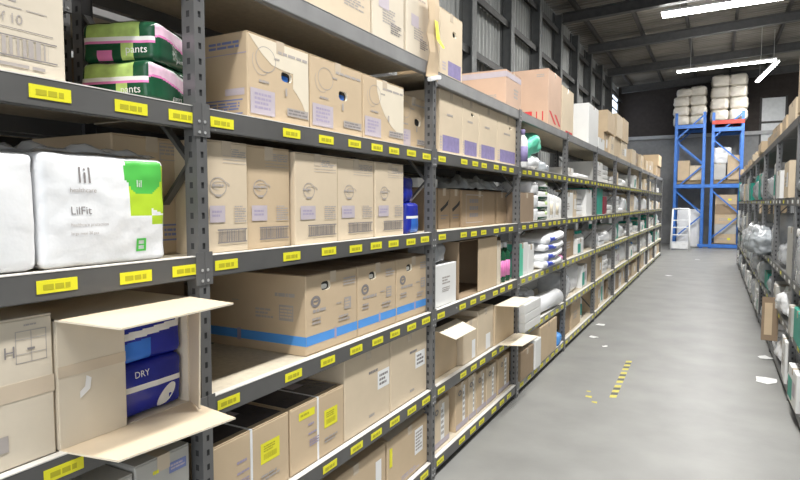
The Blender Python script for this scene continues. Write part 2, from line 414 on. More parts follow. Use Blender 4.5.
def shelving_bay(i, y0, y1, last):
    t = empty('shelving_bay', BAYLAB[i], 'shelving', (XR-DEP/2, (y0+y1)/2, 0), 0, 'shelving bays of the left run')
    cx = XR-DEP/2; cy = (y0+y1)/2
    ends = [y0]+([y1] if last else [])
    for y in ends:
        add_post(t, (XR-cx, y-cy, 0)); add_post(t, (XR-DEP-cx, y-cy, 0), PI)
        m = MB()
        for z0, z1 in ((.2, .75), (.75, .2+1.1), (1.3, 1.85), (1.85, 2.4)):
            a, b = (XR-cx-.05, y-cy, z0), (XR-DEP-cx+.05, y-cy, z1)
            if int(z0*10) % 2: a, b = (a[0], a[1], z1), (b[0], b[1], z0)
            m.bar(a, b, .028, .012, 'steel')
        m.build('end_brace', t)
    pale = i >= 3
    for L, z in enumerate(LV):
        dz = .03 if (L == 5 and i <= 1) else 0; zz = z+dz
        m = MB(); a, b = y0+.024-cy, y1-.024-cy
        bk = 'beam_light' if L == 5 else ('beam_pale' if (pale and L < 3) else 'steel')
        m.box(XR-cx-.035, XR-cx-.003, a, b, zz-.037, zz+.037, bk, .003)
        m.box(XR-cx-.03, XR-cx-.002, a, b, zz+.0355, zz+.0385, 'board_edge' if L not in (5,) else 'beam_light')
        beam = m.build('front_beam', t)
        for yy in (a+.0, b-.0):
            m = MB(); s = 1 if yy == a else -1
            m.box(XR-cx-.002, XR-cx+.003, *sorted((yy-s*.024, yy+s*.012)), zz-.06, zz+.05, 'post', .0015)
            for q in (-.045, -.01): m.box(XR-cx+.003, XR-cx+.006, yy-s*.012-.005, yy-s*.012+.005, zz+q-.005, zz+q+.005, 'rivet', .002)
            m.build('connector', beam)
        if L < 5:
            ys = LABY.get(i) or [y0+(y1-y0)*(j+.5)/8+R_.uniform(-.05, .05) for j in range(8)]
            if i > 7: ys = ys[::2]
            for yl in ys:
                if i in (1, 2): yl += R_.uniform(-.012, .012)
                mm = MB(); h2 = .017; w2 = .054
                tl = R_.uniform(-.003, .003); x = XR-cx
                mm.box(x-.0028, x-.001, yl-cy-w2, yl-cy+w2, zz-h2+tl-.002, zz+h2+tl-.002, 'yellow', .0006)
                if i < 4:
                    for q0, q1 in ((-.7, -.2), (-.12, .3), (.38, .62)):
                        mm.box(x-.001, x-.0005, yl-cy+w2*q0, yl-cy+w2*q1, zz+tl-.010, zz+tl+.004, 'label_ink')
                mm.build('shelf_label', beam)
        m = MB(); m.box(XR-DEP-cx+.003, XR-DEP-cx+.035, a, b, zz-.037, zz+.037, 'steel'); m.build('rear_beam', t)
        m = MB(); m.box(XR-DEP-cx+.036, XR-cx-.036, a-.01, b+.01, zz+.017, zz+.035, 'board'); m.build('shelf_board', t)
for i in range(11): shelving_bay(i, POST[i], POST[i+1], i == 10)
# the run standing back to back with it, glimpsed through the gaps
def copy_tree(o, parent=None):
    c = o.copy(); C.objects.link(c)
    if parent: c.parent = parent
    for ch in list(o.children):
        if ch.name.startswith('shelf_label'): continue
        copy_tree(ch, c)
    return c
for i, b in enumerate([o for o in bpy.data.objects if o.parent is None and o.name.startswith('shelving_bay')][:4]):
    c = copy_tree(b); c.location.x -= DEP+.08; c['label'] = 'grey shelving bay standing back to back behind the %s bay' % ORD[i]; c['group'] = 'shelving bays behind the left run'
TOPZ = lambda L, i=9: TOP[L]+(.03 if (L == 5 and i <= 1) else 0)

LVN = ['bottom shelf', 'second shelf', 'third shelf', 'fourth shelf', 'fifth shelf', 'top shelf']
# ------------------------------------------------------------------ bay 1 of the left run (partly in view)
P_DEP = [('t', 'ink_soft', 'Depend', .28, .45, .048), ('l', 'ink_soft', .25, .41, .90, .42, 1), ('t', 'ink_soft', '4 Packs of 10', .38, .32, .024),
         ('r', 'ink', .05, .285, .93, .290), ('r', 'ink', .0, .235, .95, .243), ('r', 'ink', .0, .115, .95, .123), ('bar', 'ink_soft', .05, .125, .90, .232), ('l', 'ink_soft', .4, .045, .9, .08, 1)]
carton('tall beige carton printed Depend, in the top left corner', .52, .985, TOPZ(4), .40, d=.5, key='card_pale', prints=P_DEP)
def green_paint(ax, s, u, v, w):
    if ax == 0 and s > 0:      # one long face
        if -.02 < w < .2: return 'card_white'
        if -.14 < w <= -.02: return 'pink'
        if w > .2 and v > -.85 and v < .55: return 'pale_lime'
        if w < -.45 and v < -.15 and v > -.55: return 'pink'
        if w < -.1 and .1 < v < .4 : return 'pale_lime'
        return 'dark_green'
    if ax == 1 and s < 0:
        q = w*1.1-.15+.30*math.sin(u*2.2)
        if -.02 < w < .2 and False: return 'card_white'
        if -.1 < q < .55: return 'pale_pink'
        if .55 <= q < .7: return 'card_white'
        if -.22 < q <= -.1: return 'pink'
        return 'dark_green'
    return 'dark_green'
def green_paint2(ax, s, u, v, w):
    if ax == 0 and s > 0: return green_paint(1, -1, v, -1, w)
    if ax == 1 and s < 0: return green_paint(0, 1, 1, u, w)
    return 'dark_green'
def mini_text(parent, sp, txt, key, a, b, hh, ax='x', W=.2, Hh=.1):
    v, f = text_mesh(txt); m = MB(); V = []
    for x, y, z in v:
        aa = a+x*hh/.72/(W/2); bb = b+y*hh/.72/(Hh/2)
        V.append(sp(1, aa, bb, .0015) if ax == 'x' else sp(aa, -1, bb, .0015))
    m.add(V, f, key); m.build('printed_text', parent)
for lab, z, rz, x, y, sd in (('green and pink plastic pack under another one, beside the tall beige carton', TOPZ(4), .26, -1.675, 1.335, 1), ('green and pink plastic pack lying on top of its twin', TOPZ(4)+.126, .36, -1.685, 1.35, 2)):
    t, sp = pack(lab, x, y, z, .25, .25, .125, green_paint2, cat='pack', seam=True, n=50, r=.022, bulge=.006, wr=.006, rz=rz, seed=sd, group='green packs')
    mini_text(t, sp, 'pants', 'card_white', .2, -.6, .024, 'y', .25, .125); mini_text(t, sp, 'pants', 'card_white', -.1, -.7, .016, 'x', .25, .125)
# white healthcare packs on the fourth shelf
yl0, yl1 = FY(42), FY(166)
def lil_paint(ax, s, u, v, w):
    if ax == 0 and s > 0:
        a = (v+1)/2; b = (w+1)/2
        if a > .63 and b > .42:
            e = ((a-.80)/.17)**2+((b-.88)/.24)**2
            if e < 1 and b > .66+.0*a: return 'leaf_green'
            if a > .66+.0 and b < .95 and b > .44 and not (a > .86 and b < .52-.5*(a-.86)): return 'lime'
            if a > .63 and b > .78 and b < .93: return 'leaf_green'
        if .85 < a < .98 and .36 < b < .44: return 'lime'
        return 'film_white'
    if ax == 1 and s > 0: return 'lime' if (w > -.1) else 'film_white'
    return 'film_white'
hL = .305
t, sp = pack('white plastic pack printed lil healthcare, with a green corner', XF-.17, (yl0+yl1)/2, TOPZ(3)+.002, .34, yl1-yl0, hL, lil_paint, seam=True, n=56, r=.018, bulge=.012, wr=.004, seed=5)
W_ = yl1-yl0
for tx, a, b, hh, key in (('lil', -.50, .50, .045, 'ink'), ('healthcare', -.62, .33, .013, 'ink_soft'), ('LilFit', -.62, -.06, .022, 'ink'), ('healthcare protection', -.62, -.27, .009, 'ink_soft'), ('large maxi 20 pcs', -.62, -.42, .008, 'ink_soft')):
    mini_text(t, sp, tx, key, a, b, hh, 'x', W_, hL)
mini_text(t, sp, 'lil', 'paper', .45, .45, .022, 'x', W_, hL)
m = MB()
for a0, a1, b0, b1 in ((.42, .46, -.8, -.55), (.56, .60, -.8, -.55), (.46, .56, -.8, -.76), (.46, .56, -.59, -.55), (.46, .56, -.69, -.66)):
    m.add([sp(1, a0, b0, .0015), sp(1, a1, b0, .0015), sp(1, a1, b1, .0015), sp(1, a0, b1, .0015)], [(0, 1, 2, 3)], 'leaf_green')
m.build('printed_symbol', t)
def film(label, x0, x1, y0, y1, z, amp, key, seed, parent=None, name='plastic_film', n=22, cat='plastic film', group=None, sag=0):
    m = MB(); V = []
    for i in range(n+1):
        for j in range(n+1):
            a, b = i/n, j/n; X = x0+(x1-x0)*a; Y = y0+(y1-y0)*b
            q = Vector((X*11+seed, Y*11, seed)); h = abs(noise.noise(q))*amp*1.6+.5*abs(noise.noise(q*2.3))*amp
            ed = min(a, 1-a, b, 1-b)*8; V.append((X, Y, z+h*min(1, ed+.2)+sag*(1-(2*a-1)**2)*(1-(2*b-1)**2)))
    m.add(V, [(i*(n+1)+j, (i+1)*(n+1)+j, (i+1)*(n+1)+j+1, i*(n+1)+j+1) for i in range(n) for j in range(n)], key)
    o = m.build(name, parent, True)
    if not parent: tag(o, label, cat, group)
    return o
film('', -.16, .15, -W_/2+.01, W_/2-.01, hL+.004, .035, 'clear_film', 3, t)
t, sp = pack('plain white plastic pack cut off by the left edge, beside the lil pack', XF-.18, FY(40)-.21, TOPZ(3)+.002, .36, .41, .30, 'film_white', seam=True, n=18, r=.02, bulge=.012, wr=.005, seed=8)
film('', -.16, .15, -.2, .2, .305, .03, 'clear_film', 9, t)
P_CASE = [('l', 'ink_soft', .42, .87, .96, .95, 4), ('r', 'ink_soft', .42, .845, .96, .85), ('r', 'ink_soft', .42, .815, .96, .82),
          ('o', 'ink_soft', .30, .60, .040, .033, .003), ('o', 'ink_soft', .36, .61, .042, .016, .002, (0, 4.4)), ('l', 'ink_soft', .16, .59, .42, .625, 1), ('r', 'ink_soft', .24, .51, .36, .53),
          ('r', 'lilac', .10, .28, .44, .43), ('l', 'ink_purple', .15, .32, .40, .39, 2),
          ('l', 'ink_soft', .66, .27, .94, .43, 7), ('bar', 'ink', .28, .10, .92, .205), ('r', 'ink', .26, .205, .95, .217), ('r', 'ink', .26, .09, .95, .10)]
carton('tan carton at the right end of the fourth shelf, behind the lil pack', FY(110, XF-.16), FY(190, XF-.16)-.02, TOPZ(3), .395, xf=XF-.14, d=.42, key='card_tan',
       prints=[('l', 'ink_soft', .60, .86, .92, .95, 3), ('r', 'blue_ink', .60, .25, .95, .265), ('r', 'blue_ink', .60, .12, .95, .135), ('l', 'blue_ink', .64, .15, .92, .23, 2), ('fr', 'ink_soft', .6, .82, .95, .97, .003)])
# left-hand cartons on the third shelf
def mid_tape(t, w, d, h, P):
    m = MB(); m.box(d/2+.0002, d/2+.001, -w/2, w/2, h*.45, h*.45+.045, 'tape_clear'); m.build('tape', t)
    m = MB(); m.box(d/2+.0001, d/2+.0008, -w/2, w/2, h*.45+.020, h*.45+.0215, 'ink_soft'); m.build('seam', t)
carton('beige carton taped across its middle, cut off by the left edge', .45, FY(50), TOPZ(2), .375, d=.5, key='card_pale', tape=False, extra=mid_tape,
       prints=[('fr', 'ink_soft', .80, .70, .965, .92, .002), ('r', 'ink_soft', .80, .76, .965, .765), ('r', 'ink_soft', .80, .86, .965, .865), ('r', 'ink_soft', .88, .70, .884, .92), ('r', 'ink', .86, .785, .90, .80),
               ('l', 'ink_soft', .845, .945, .91, .965, 1), ('t', 'ink', 'H', .735, .75, .03), ('r', 'ink_soft', .70, .13, .745, .24)])
# the open box with the blue packs
yb0, yb1 = FY(51.5), 1.372; z0 = TOPZ(2); hb = .355; d = .48; w = yb1-yb0
t = empty('open_cardboard_box', 'open carton lying on its side, flaps out, blue packs inside', 'cardboard box', (XF-d/2, (yb0+yb1)/2, z0))
m = MB(); th = .005
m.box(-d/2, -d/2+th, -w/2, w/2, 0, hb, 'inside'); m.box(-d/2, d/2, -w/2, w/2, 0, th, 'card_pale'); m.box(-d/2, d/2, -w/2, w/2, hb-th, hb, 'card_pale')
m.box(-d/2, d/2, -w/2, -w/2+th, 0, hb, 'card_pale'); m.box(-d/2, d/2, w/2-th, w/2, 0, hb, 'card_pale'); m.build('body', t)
wf = FY(121)-yb0
m = MB(); m.box(d/2, d/2+.005, -w/2+.002, -w/2+wf, .004, hb-.004, 'card_pale', .001)
m.box(d/2+.005, d/2+.0062, -w/2+.002, -w/2+wf, hb*.555, hb*.555+.03, 'tape_clear'); m.build('flap', t)
def flap_quad(pts, name='flap', key='card_light', th=.005):
    V = [Vector(p) for p in pts]; n = (V[1]-V[0]).cross(V[3]-V[0]).normalized()*th
    mm = MB(); mm.add([tuple(v) for v in V]+[tuple(v-n) for v in V], [(0, 1, 2, 3), (7, 6, 5, 4)], key)
    mm.add([tuple(v) for v in V]+[tuple(v-n) for v in V], [(0, 4, 5, 1), (1, 5, 6, 2), (2, 6, 7, 3), (3, 7, 4, 0)], 'card_edge'); return mm.build(name, t)
flap_quad([(d/2, -w/2, hb), (d/2+.20, -w/2+.05, hb-.012), (d/2+.235, w/2-.035, hb+.002), (d/2, w/2, hb)])
o = flap_quad([(d/2, -w/2, .004), (d/2+.20, -w/2+.03, .006), (d/2+.235, w/2-.035, .000), (d/2, w/2, .004)])
flap_quad([(d/2, w/2, .006), (d/2+.10, w/2-.055, .01), (d/2+.10, w/2-.045, hb-.02), (d/2, w/2, hb-.008)])
m = MB(); m.add([(d/2+x, y, hb+.0012-.03*x) for x, y in ((.07, -.02), (.13, -.02), (.13, .13), (.07, .13))], [(0, 1, 2, 3)], 'ink_soft'); m.build('printing', t)
m = MB(); m.add([(d/2+.007, -w/2+.06+x, hb*.36+y) for x, y in ((0, 0), (.03, .02), (.035, .05), (.02, .06), (.015, .03), (.0, .02))], [(0, 1, 2, 3, 4, 5)], 'paper'); m.build('tape_scrap', t)
def blue_paint(ax, s, u, v, w):
    if ax == 0 and s > 0:
        q = w-.12*v
        if -.05 < q < .22: return 'card_white'
        if q < -.15 and v < .0: return 'blue_pack_light'
    return 'blue_pack'
for j, lab in enumerate(('lower blue plastic pack inside the open carton', 'upper blue plastic pack with light blue patch inside the open carton')):
    pw = .245; zz = z0+.008+j*.168
    f = (lambda ax, s, u, v, w: ('card_white' if ax == 0 and s > 0 and (-.05 < w < .18) else ('blue_pack'))) if j == 0 else blue_paint
    tt, sp = pack(lab, XF-.20, yb1-.012-pw/2, zz, .36, pw, .166, f, seam=True, n=48, r=.02, bulge=.006, wr=.004, seed=j+20, group='blue packs in the open carton')
    mini_text(tt, sp, 'DRY' if j else 'DRY', 'card_white', -.5, .5 if j else .45, .02, 'x', pw, .166)
    if j == 0:
        m = MB(); V = [sp(1, .45+.3*math.cos(a), -.5+.32*math.sin(a)+.25*math.cos(a), .0015) for a in [k*PI/10 for k in range(20)]]; m.add(V, [tuple(range(20))], 'card_white'); m.build('printed_symbol', tt)
# second shelf, grey cartons
carton('grey carton with a small blue label, below the open box flap', FY(128), FY(190)-.02, TOPZ(1), .345, d=.5, key='card_grey', prints=[('r', 'blue_ink', .60, .80, .93, .90), ('l', 'lilac', .63, .82, .9, .88, 2), ('l', 'yellow', .30, .84, .45, .9, 1), ('l', 'ink_soft', .2, .3, .8, .5, 4)])
carton('plain grey carton below the open box, left of the one with the blue label', .62, FY(127), TOPZ(1), .33, d=.5, key='card_grey', prints=[('l', 'ink_soft', .2, .3, .8, .5, 4)])

# ------------------------------------------------------------------ bay 2
# top shelf
P_TOP = [('l', 'ink_soft', .30, .25, .7, .45, 6), ('r', 'lilac', .18, .42, .5, .58), ('l', 'ink', .55, .16, .9, .30, 5), ('l', 'ink_soft', .2, .8, .9, .92, 3)]
G = 'pale cartons on the top shelf'
carton('widest pale carton at the top, left of two narrower ones', FY(293), FY(371.5), TOPZ(5, 1), .42, key='card_light', prints=[('l', 'ink_soft', .62, .22, .9, .4, 6), ('l', 'ink_soft', .2, .75, .8, .9, 4), ('t', 'ink_soft', 'FRAGILE', .3, .5, .03)], group=G)
carton('pale carton with a lilac square at the top, middle of three', FY(373), FY(404), TOPZ(5, 1), .42, key='card_pale', prints=P_TOP, group=G)
carton('pale carton on the top shelf behind the hanging cardboard strip', FY(406.5), FY(429), TOPZ(5, 1), .42, key='card_pale', prints=P_TOP, group=G)
# fifth shelf: cartons with hand holes
def P_HOLE(pale):
    pr = []
    if pale == 1: pr.append(('p', 'wrap_pale', [(.02, .985), (.985, .985), (.985, .10), (.93, .2), (.87, .31), (.79, .40), (.705, .48), (.71, .665), (.50, .675), (.36, .70), (.22, .79), (.10, .9)]))  # paler area with a curved edge across the upper right
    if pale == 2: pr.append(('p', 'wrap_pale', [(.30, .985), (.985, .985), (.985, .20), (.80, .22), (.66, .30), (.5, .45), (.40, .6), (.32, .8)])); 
    return pr+[('o', 'ink_soft', .27, .74, .058, .048, .0025), ('o', 'ink_soft', .20, .70, .05, .05, .002, (2.6, 5.6)), ('l', 'ink_soft', .46, .84, .96, .90, 1), ('l', 'ink_soft', .40, .76, .52, .80, 1),
               ('l', 'ink_soft', .16, .44, .34, .49, 1), ('r', 'lilac', .03, .07, .40, .37), ('l', 'ink_purple', .09, .12, .34, .33, 4), ('r', 'ink_soft', .60, .12, .97, .22), ('l', 'ink', .62, .13, .95, .21, 2), ('r', 'ink_soft', .57, .36, .60, .46)]
z5 = TOPZ(4); h5 = .318
SIDE = [('l', 'blue_ink', .62, .82, .92, .92, 2), ('r', 'ink_purple', .55, .76, .99, .77), ('r', 'blue_ink', .55, .22, .95, .235), ('r', 'blue_ink', .55, .06, .95, .075), ('l', 'blue_ink', .58, .10, .92, .2, 3), ('r', 'lilac', .78, .28, .97, .36)]
G = 'cartons with hand holes on the fifth shelf'
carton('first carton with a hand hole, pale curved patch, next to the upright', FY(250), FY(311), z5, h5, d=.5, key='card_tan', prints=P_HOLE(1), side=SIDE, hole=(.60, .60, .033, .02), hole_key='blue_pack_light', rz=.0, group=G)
carton('second carton with a hand hole showing blue, between two patched ones', FY(311.5), FY(363), z5, h5, d=.5, key='card_tan', prints=P_HOLE(0), hole=(.60, .57, .036, .021), hole_key='blue_pack_light', group=G)
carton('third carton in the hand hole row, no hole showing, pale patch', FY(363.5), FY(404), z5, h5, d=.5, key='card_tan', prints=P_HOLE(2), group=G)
carton('last carton with a hand hole, at the far upright of the second bay', FY(404.5), FY(437), z5, h5-.01, xf=XF-.055, d=.46, key='card_tan', prints=P_HOLE(0), hole=(.62, .55, .04, .022), group=G)
# fourth shelf: tall narrow cartons
ed = [(1.452, FY(249)), (FY(249.5), FY(293)), (FY(294.5), FY(337)), (FY(337.5), FY(374)), (FY(374.5), FY(403))]
nm = ['tall tan carton with oval logo, first of five beside the upright', 'tall tan carton with oval logo, second of five', 'tall tan carton with oval logo, middle one of five', 'tall tan carton with oval logo, fourth of five', 'tall tan carton with oval logo, last of five beside the blue pack']
for j, (a, b) in enumerate(ed):
    carton(nm[j], a, b, TOPZ(3), .392 if j < 2 else .385, xf=XF+(.0, -.012, .006, .0, .004)[j], d=.5, key='card_light' if j != 1 else 'card_tan', prints=P_CASE, group='tall cartons on the fourth shelf')
pack('blue plastic pack with a white line beside the tall cartons', XF-.12, 3.04, TOPZ(3), .22, .16, .175, lambda ax, s, u, v, w: 'card_white' if ax == 0 and .0 < w < .14 else ('blue_pack_light' if ax == 0 and w <= 0 and v > -.5 else 'blue_pack'), n=24)
pack('dark navy pack lying on top of the blue one', XF-.14, 3.04, TOPZ(3)+.177, .2, .15, .15, 'blue_pack', n=10, wr=.012)
carton('dark carton set back behind the blue pack', FY(404, XF-.3), FY(424, XF-.3), TOPZ(3), .27, xf=XF-.26, d=.3, key='card_dark')
# third shelf: blue striped cartons
def P_STR(): return [('r', 'blue_band', 0, .12, 1, .24), ('r', 'ink_purple', .52, .10, .56, .26), ('o', 'ink', .17, .66, .036, .026, .012), ('r', 'ink', .13, .655, .21, .675), ('l', 'ink_soft', .12, .50, .46, .57, 1), ('l', 'ink_soft', .56, .55, .68, .58, 1), ('r', 'ink_soft', .72, .46, .86, .62), ('l', 'card_tan', .74, .48, .84, .6, 3), ('l', 'ink_soft', .10, .36, .28, .46, 2), ('l', 'ink_soft', .7, .78, .95, .9, 3), ('l', 'ink_soft', .6, .30, .84, .4, 2)]
SS = [('r', 'blue_band', 0, .12, 1, .24), ('r', 'ink_purple', .30, .10, .34, .26), ('r', 'ink_soft', .74, .42, .88, .62), ('l', 'card_tan', .75, .44, .87, .6, 4), ('l', 'ink_soft', .70, .70, .9, .78, 1), ('l', 'ink_soft', .5, .42, .68, .56, 3), ('l', 'ink_soft', .25, .62, .36, .64, 1)]
G = 'cartons with a blue stripe'
for j, (a, b, lab) in enumerate(((305, 357, 'blue striped carton nearest the camera, its long side in view'), (357.5, 396, 'blue striped carton in the middle of the three'), (396.5, 429, 'blue striped carton farthest, against the upright'))):
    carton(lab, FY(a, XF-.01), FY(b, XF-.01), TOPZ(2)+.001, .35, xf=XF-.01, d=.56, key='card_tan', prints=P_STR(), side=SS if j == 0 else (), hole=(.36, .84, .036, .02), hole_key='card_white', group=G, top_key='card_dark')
# second shelf: strapped cartons
def strapped(t, w, d, h, P):
    m = MB(); m.box(-d/2-.001, d/2+.0015, -.006-w*.02, .006-w*.02, h, h+.0015, 'strap'); m.box(d/2, d/2+.0016, -.006-w*.02, .006-w*.02, 0, h+.0015, 'strap'); m.build('strap', t)
    m = MB(); m.box(-d/2+.02, d/2-.03, -w/2+.01, w/2-.012, h+.0002, h+.001, 'film_dark'); m.box(0, .10, .02, .10, h+.001, h+.0016, 'lilac'); m.build('top_sheet', t)
def P_YEL(alt): return ([('r', 'yellow', .14, .78, .42, .90), ('l', 'label_ink', .17, .81, .38, .87, 1)] if alt else [])+[('r', 'yellow', .60, .45, .86, .74), ('bar', 'label_ink', .64, .50, .82, .58), ('l', 'label_ink', .64, .60, .82, .70, 3), ('l', 'ink_purple', .30, .62, .42, .68, 1), ('l', 'ink_purple', .30, .48, .45, .53, 1), ('l', 'ink_purple', .32, .3, .5, .42, 3), ('l', 'ink_soft', .6, .2, .9, .3, 2)]
G = 'strapped cartons on the second shelf'
carton('strapped tan carton with one yellow sticker, beside the front upright', 1.452, FY(287), TOPZ(1), .285, key='card_tan', prints=P_YEL(0), extra=strapped, group=G, tape=False)
carton('strapped tan carton with two yellow stickers', FY(288), FY(343), TOPZ(1), .285, key='card_tan', prints=P_YEL(1), extra=strapped, group=G, tape=False)
def P_SHIP(x): return [('r', 'paper', x, .42, x+.28, .66), ('l', 'ink', x+.04, .45, x+.24, .62, 3), ('l', 'ink', .5, .66, .7, .72, 1), ('l', 'ink_soft', .5, .1, .62, .16, 1)]
G = 'taller cartons with a white shipping label on the second shelf'
carton('taller plain tan carton with a white label, next to the strapped ones', FY(343.5), FY(390), TOPZ(1)+.001, .402, key='card_light', prints=P_SHIP(.70), group=G)
carton('tall plain tan carton with a white label against the far upright', FY(390.5), FY(427), TOPZ(1)+.001, .404, key='card_light', prints=P_SHIP(.66), group=G)
# bottom shelf
def lifted(t, w, d, h, P):
    m = MB(); m.add([(d/2, -w/2+.01, h+.0), (d/2-.005, w/2-.005, h+.02), (-d/2, w/2-.005, h+.035), (-d/2, 0, h+.04)], [(0, 1, 2, 3)], 'card_pale'); m.build('torn_flap', t)
carton('low tan carton on the bottom shelf with a torn lid and white label', FY(387), FY(430), TOPZ(0), .305, key='card_tan', prints=[('r', 'paper', .62, .35, .82, .85), ('l', 'ink_soft', .64, .4, .8, .8, 6), ('r', 'yellow', .04, .5, .10, .85), ('l', 'lilac', .3, .06, .8, .16, 2)], extra=lifted)
carton('low tan carton on the bottom shelf, left of the one with the torn lid', FY(318), FY(385.5), TOPZ(0), .31, key='card_tan', prints=[('r', 'paper', .82, .35, .92, .8), ('l', 'ink_soft', .3, .3, .6, .6, 4)])
carton('low carton on the bottom shelf, near the front upright', 1.6, FY(317), TOPZ(0), .30, key='card_light')
# cartons on the run behind
for i in range(4):
    for L in (0, 1, 2, 3, 4):
        ya = POST[i]+.06
        for q in range(3):
            wq = (POST[i+1]-POST[i]-.14)/3
            carton('%s dark carton on the %s behind the %s bay' % (('left', 'middle', 'right')[q], LVN[L], ORD[i]), ya+q*wq, ya+(q+1)*wq-.03, TOPZ(L), .26+.1*((i+L*2+q) % 3)/2, xf=XR-DEP-.13, d=.42,
                   key=('card_dark', 'card_brown', 'card_dark')[(i+L+q) % 3], flaps=False, group='cartons on the run behind')
# hanging cardboard strip
t = empty('hanging_cardboard_strip', 'torn cardboard strip with a yellow tag hanging over the upright', 'cardboard', (XR+.012, 3.17, 2.44))
m = MB(); prof = [(0, .0, .085), (.004, .05, .08), (.014, .14, .065), (.006, .24, .09), (.012, .32, .07), (.010, .42, .085), (.004, .52, .075)]
V = []
for x, z, hw in prof: V += [(x, -hw+.01, z), (x+.008, 0, z+.01), (x, hw, z-.004)]
n0 = len(V); V2 = [(x-.004, y, z) for x, y, z in V]; Fs = []
for i in range(len(prof)-1):
    for j in (0, 1): Fs += [(3*i+j, 3*i+j+1, 3*i+j+4, 3*i+j+3), (n0+3*i+j, n0+3*i+j+3, n0+3*i+j+4, n0+3*i+j+1)]
m.add(V+V2, Fs, 'card_tan'); m.build('strip', t)
m = MB(); m.box(.0, .03, -.065, .075, -.012, .012, 'paper', .004, M=Matrix.Rotation(.25, 4, 'X')); m.build('paper_fold', t)
m = MB(); m.add([(.022, -.01, .33), (.022, .035, .33), (.03, .05, .23), (.045, .085, .19), (.045, .06, .18), (.03, .0, .22)], [(0, 1, 2, 5), (5, 2, 3, 4)], 'yellow'); m.build('tag', t)

# ------------------------------------------------------------------ bay 3
ph = lambda: [('r', 'purple_block', .12, .05, .86, .30), ('l', 'lilac', .02, .06, .09, .28, 5), ('l', 'ink_soft', .3, .6, .6, .66, 1)]
def cross_tape(t, w, d, h, P):
    m = MB(); m.box(-d/2, d/2+.001, -w/2-.0012, w/2, h*.86, h*.97, 'lilac') if 0 else m.box(d/2, d/2+.0012, -w/2, w/2, h*.80, h*.95, 'lilac'); m.box(-d/2, d/2, -w/2-.0012, -w/2, h*.80, h*.95, 'lilac'); m.build('tape', t)
carton('upright carton with a purple panel standing alone on the top shelf', 3.385, 3.755, TOPZ(5), .42, d=.30, key='card_light', prints=[('r', 'purple_block', .34, .06, .92, .28), ('l', 'lilac', .1, .1, .25, .24, 3)], side=[('l', 'ink_soft', .55, .8, .8, .88, 2)], hole=(.62, .72, .03, .02), rz=-.0)
carton('wide carton banded with lilac tape on the top shelf', 4.70, 5.12, TOPZ(5), .30, d=.56, key='card_pink', prints=[('l', 'ink_soft', .5, .3, .8, .6, 3)], side=[('l', 'ink_soft', .65, .25, .85, .35, 2)], extra=cross_tape)
ys = [FY(439), FY(461.5), FY(478), FY(496), FY(516.5)]
for j in range(4):
    carton(['first', 'second', 'third', 'last'][j]+' of four tan cartons with a purple panel, fifth shelf', ys[j], ys[j+1], TOPZ(4), .40, key='card_light', prints=ph(), hole=(.6, .78, .03, .013) if j in (1, 3) else None, group='purple panelled cartons on the fifth shelf')
bottle('tall white bottle with purple bands beside the purple panelled cartons', -1.492, 5.105, TOPZ(4), .042, .33, 'card_white', 'purple_block', 'purple_block')
brn = lambda: [('p', 'dark', [(.15, .50), (.6, .62), (.9, .74), (.82, .60), (.5, .50), (.2, .42)]), ('l', 'ink', .2, .22, .8, .36, 2)]
for j, (a, b) in enumerate(((437, 449.5), (450.5, 461.5), (462, 472.5))):
    carton(['nearest', 'middle', 'farthest'][j]+' of the three small brown cartons with a dark logo', FY(a, XF-.02), FY(b, XF-.02), TOPZ(3), .275, xf=XF-.11, key='card_brown', prints=brn(), d=.4, group='small brown cartons on the fourth shelf')
for j, (a, b) in enumerate(((473.5, 506), (507, 517))):
    carton(['wide brown carton right of the small logo cartons', 'narrow brown carton next to the upright of the fourth bay'][j], FY(a), FY(b)-.03, TOPZ(3), .27, xf=XF-.09, key='card_brown', prints=[('l', 'ink', .2, .2, .45, .8, 3), ('fr', 'ink_soft', .1, .1, .6, .9, .006)] if j == 0 else [], d=.5)
film('crumpled grey plastic sheet lying over the brown cartons', -2.0, -1.56, 3.9, 4.92, TOPZ(3)+.277, .07, 'grey_film', 4, sag=.05)
pack('small white box on top of the brown cartons, near the upright', -1.75, 3.5, TOPZ(3)+.277, .2, .3, .06, 'card_white', cat='box', name='flat_box', r=.005, bulge=0, wr=0)
# third shelf
t = carton('white carton with a plastic bag bursting from its top', FY(434), FY(456.5), TOPZ(2), .27, key='card_white', prints=[('l', 'ink_soft', .35, .5, .7, .7, 3), ('r', 'ink_soft', .35, .42, .7, .44), ('l', 'ink_soft', .35, .32, .7, .4, 2)], d=.45, flaps=False)
t2, _ = pack('clumped clear plastic bag on top of the white carton', -1.64, 3.45, TOPZ(2)+.272, .2, .16, .13, 'clear_film', cat='plastic bag', name='plastic_bag', r=.03, bulge=.01, wr=.02, seed=4)
yo0, yo1 = FY(459), FY(497); t = empty('open_cardboard_box', 'large brown carton standing open towards the aisle, third shelf', 'cardboard box', (XF-.25, (yo0+yo1)/2, TOPZ(2)))
w = yo1-yo0; m = MB(); d = .5; h = .40
m.box(-d/2, -d/2+.006, -w/2, w/2, 0, h, 'card_tan'); m.box(-d/2, d/2, -w/2, w/2, 0, .005, 'card_brown'); m.box(-d/2, d/2, -w/2, -w/2+.005, 0, h, 'card_brown'); m.box(-d/2, d/2, w/2-.005, w/2, 0, h, 'card_brown'); m.box(-d/2, d/2, -w/2, w/2, h-.005, h, 'card_brown'); m.build('body', t)  # back wall in lighter card, the lit interior put into its colour
m = MB(); m.box(d/2-.006, d/2, -.02, w/2-.004, .006, h-.006, 'card_tan', .001); m.build('flap', t)
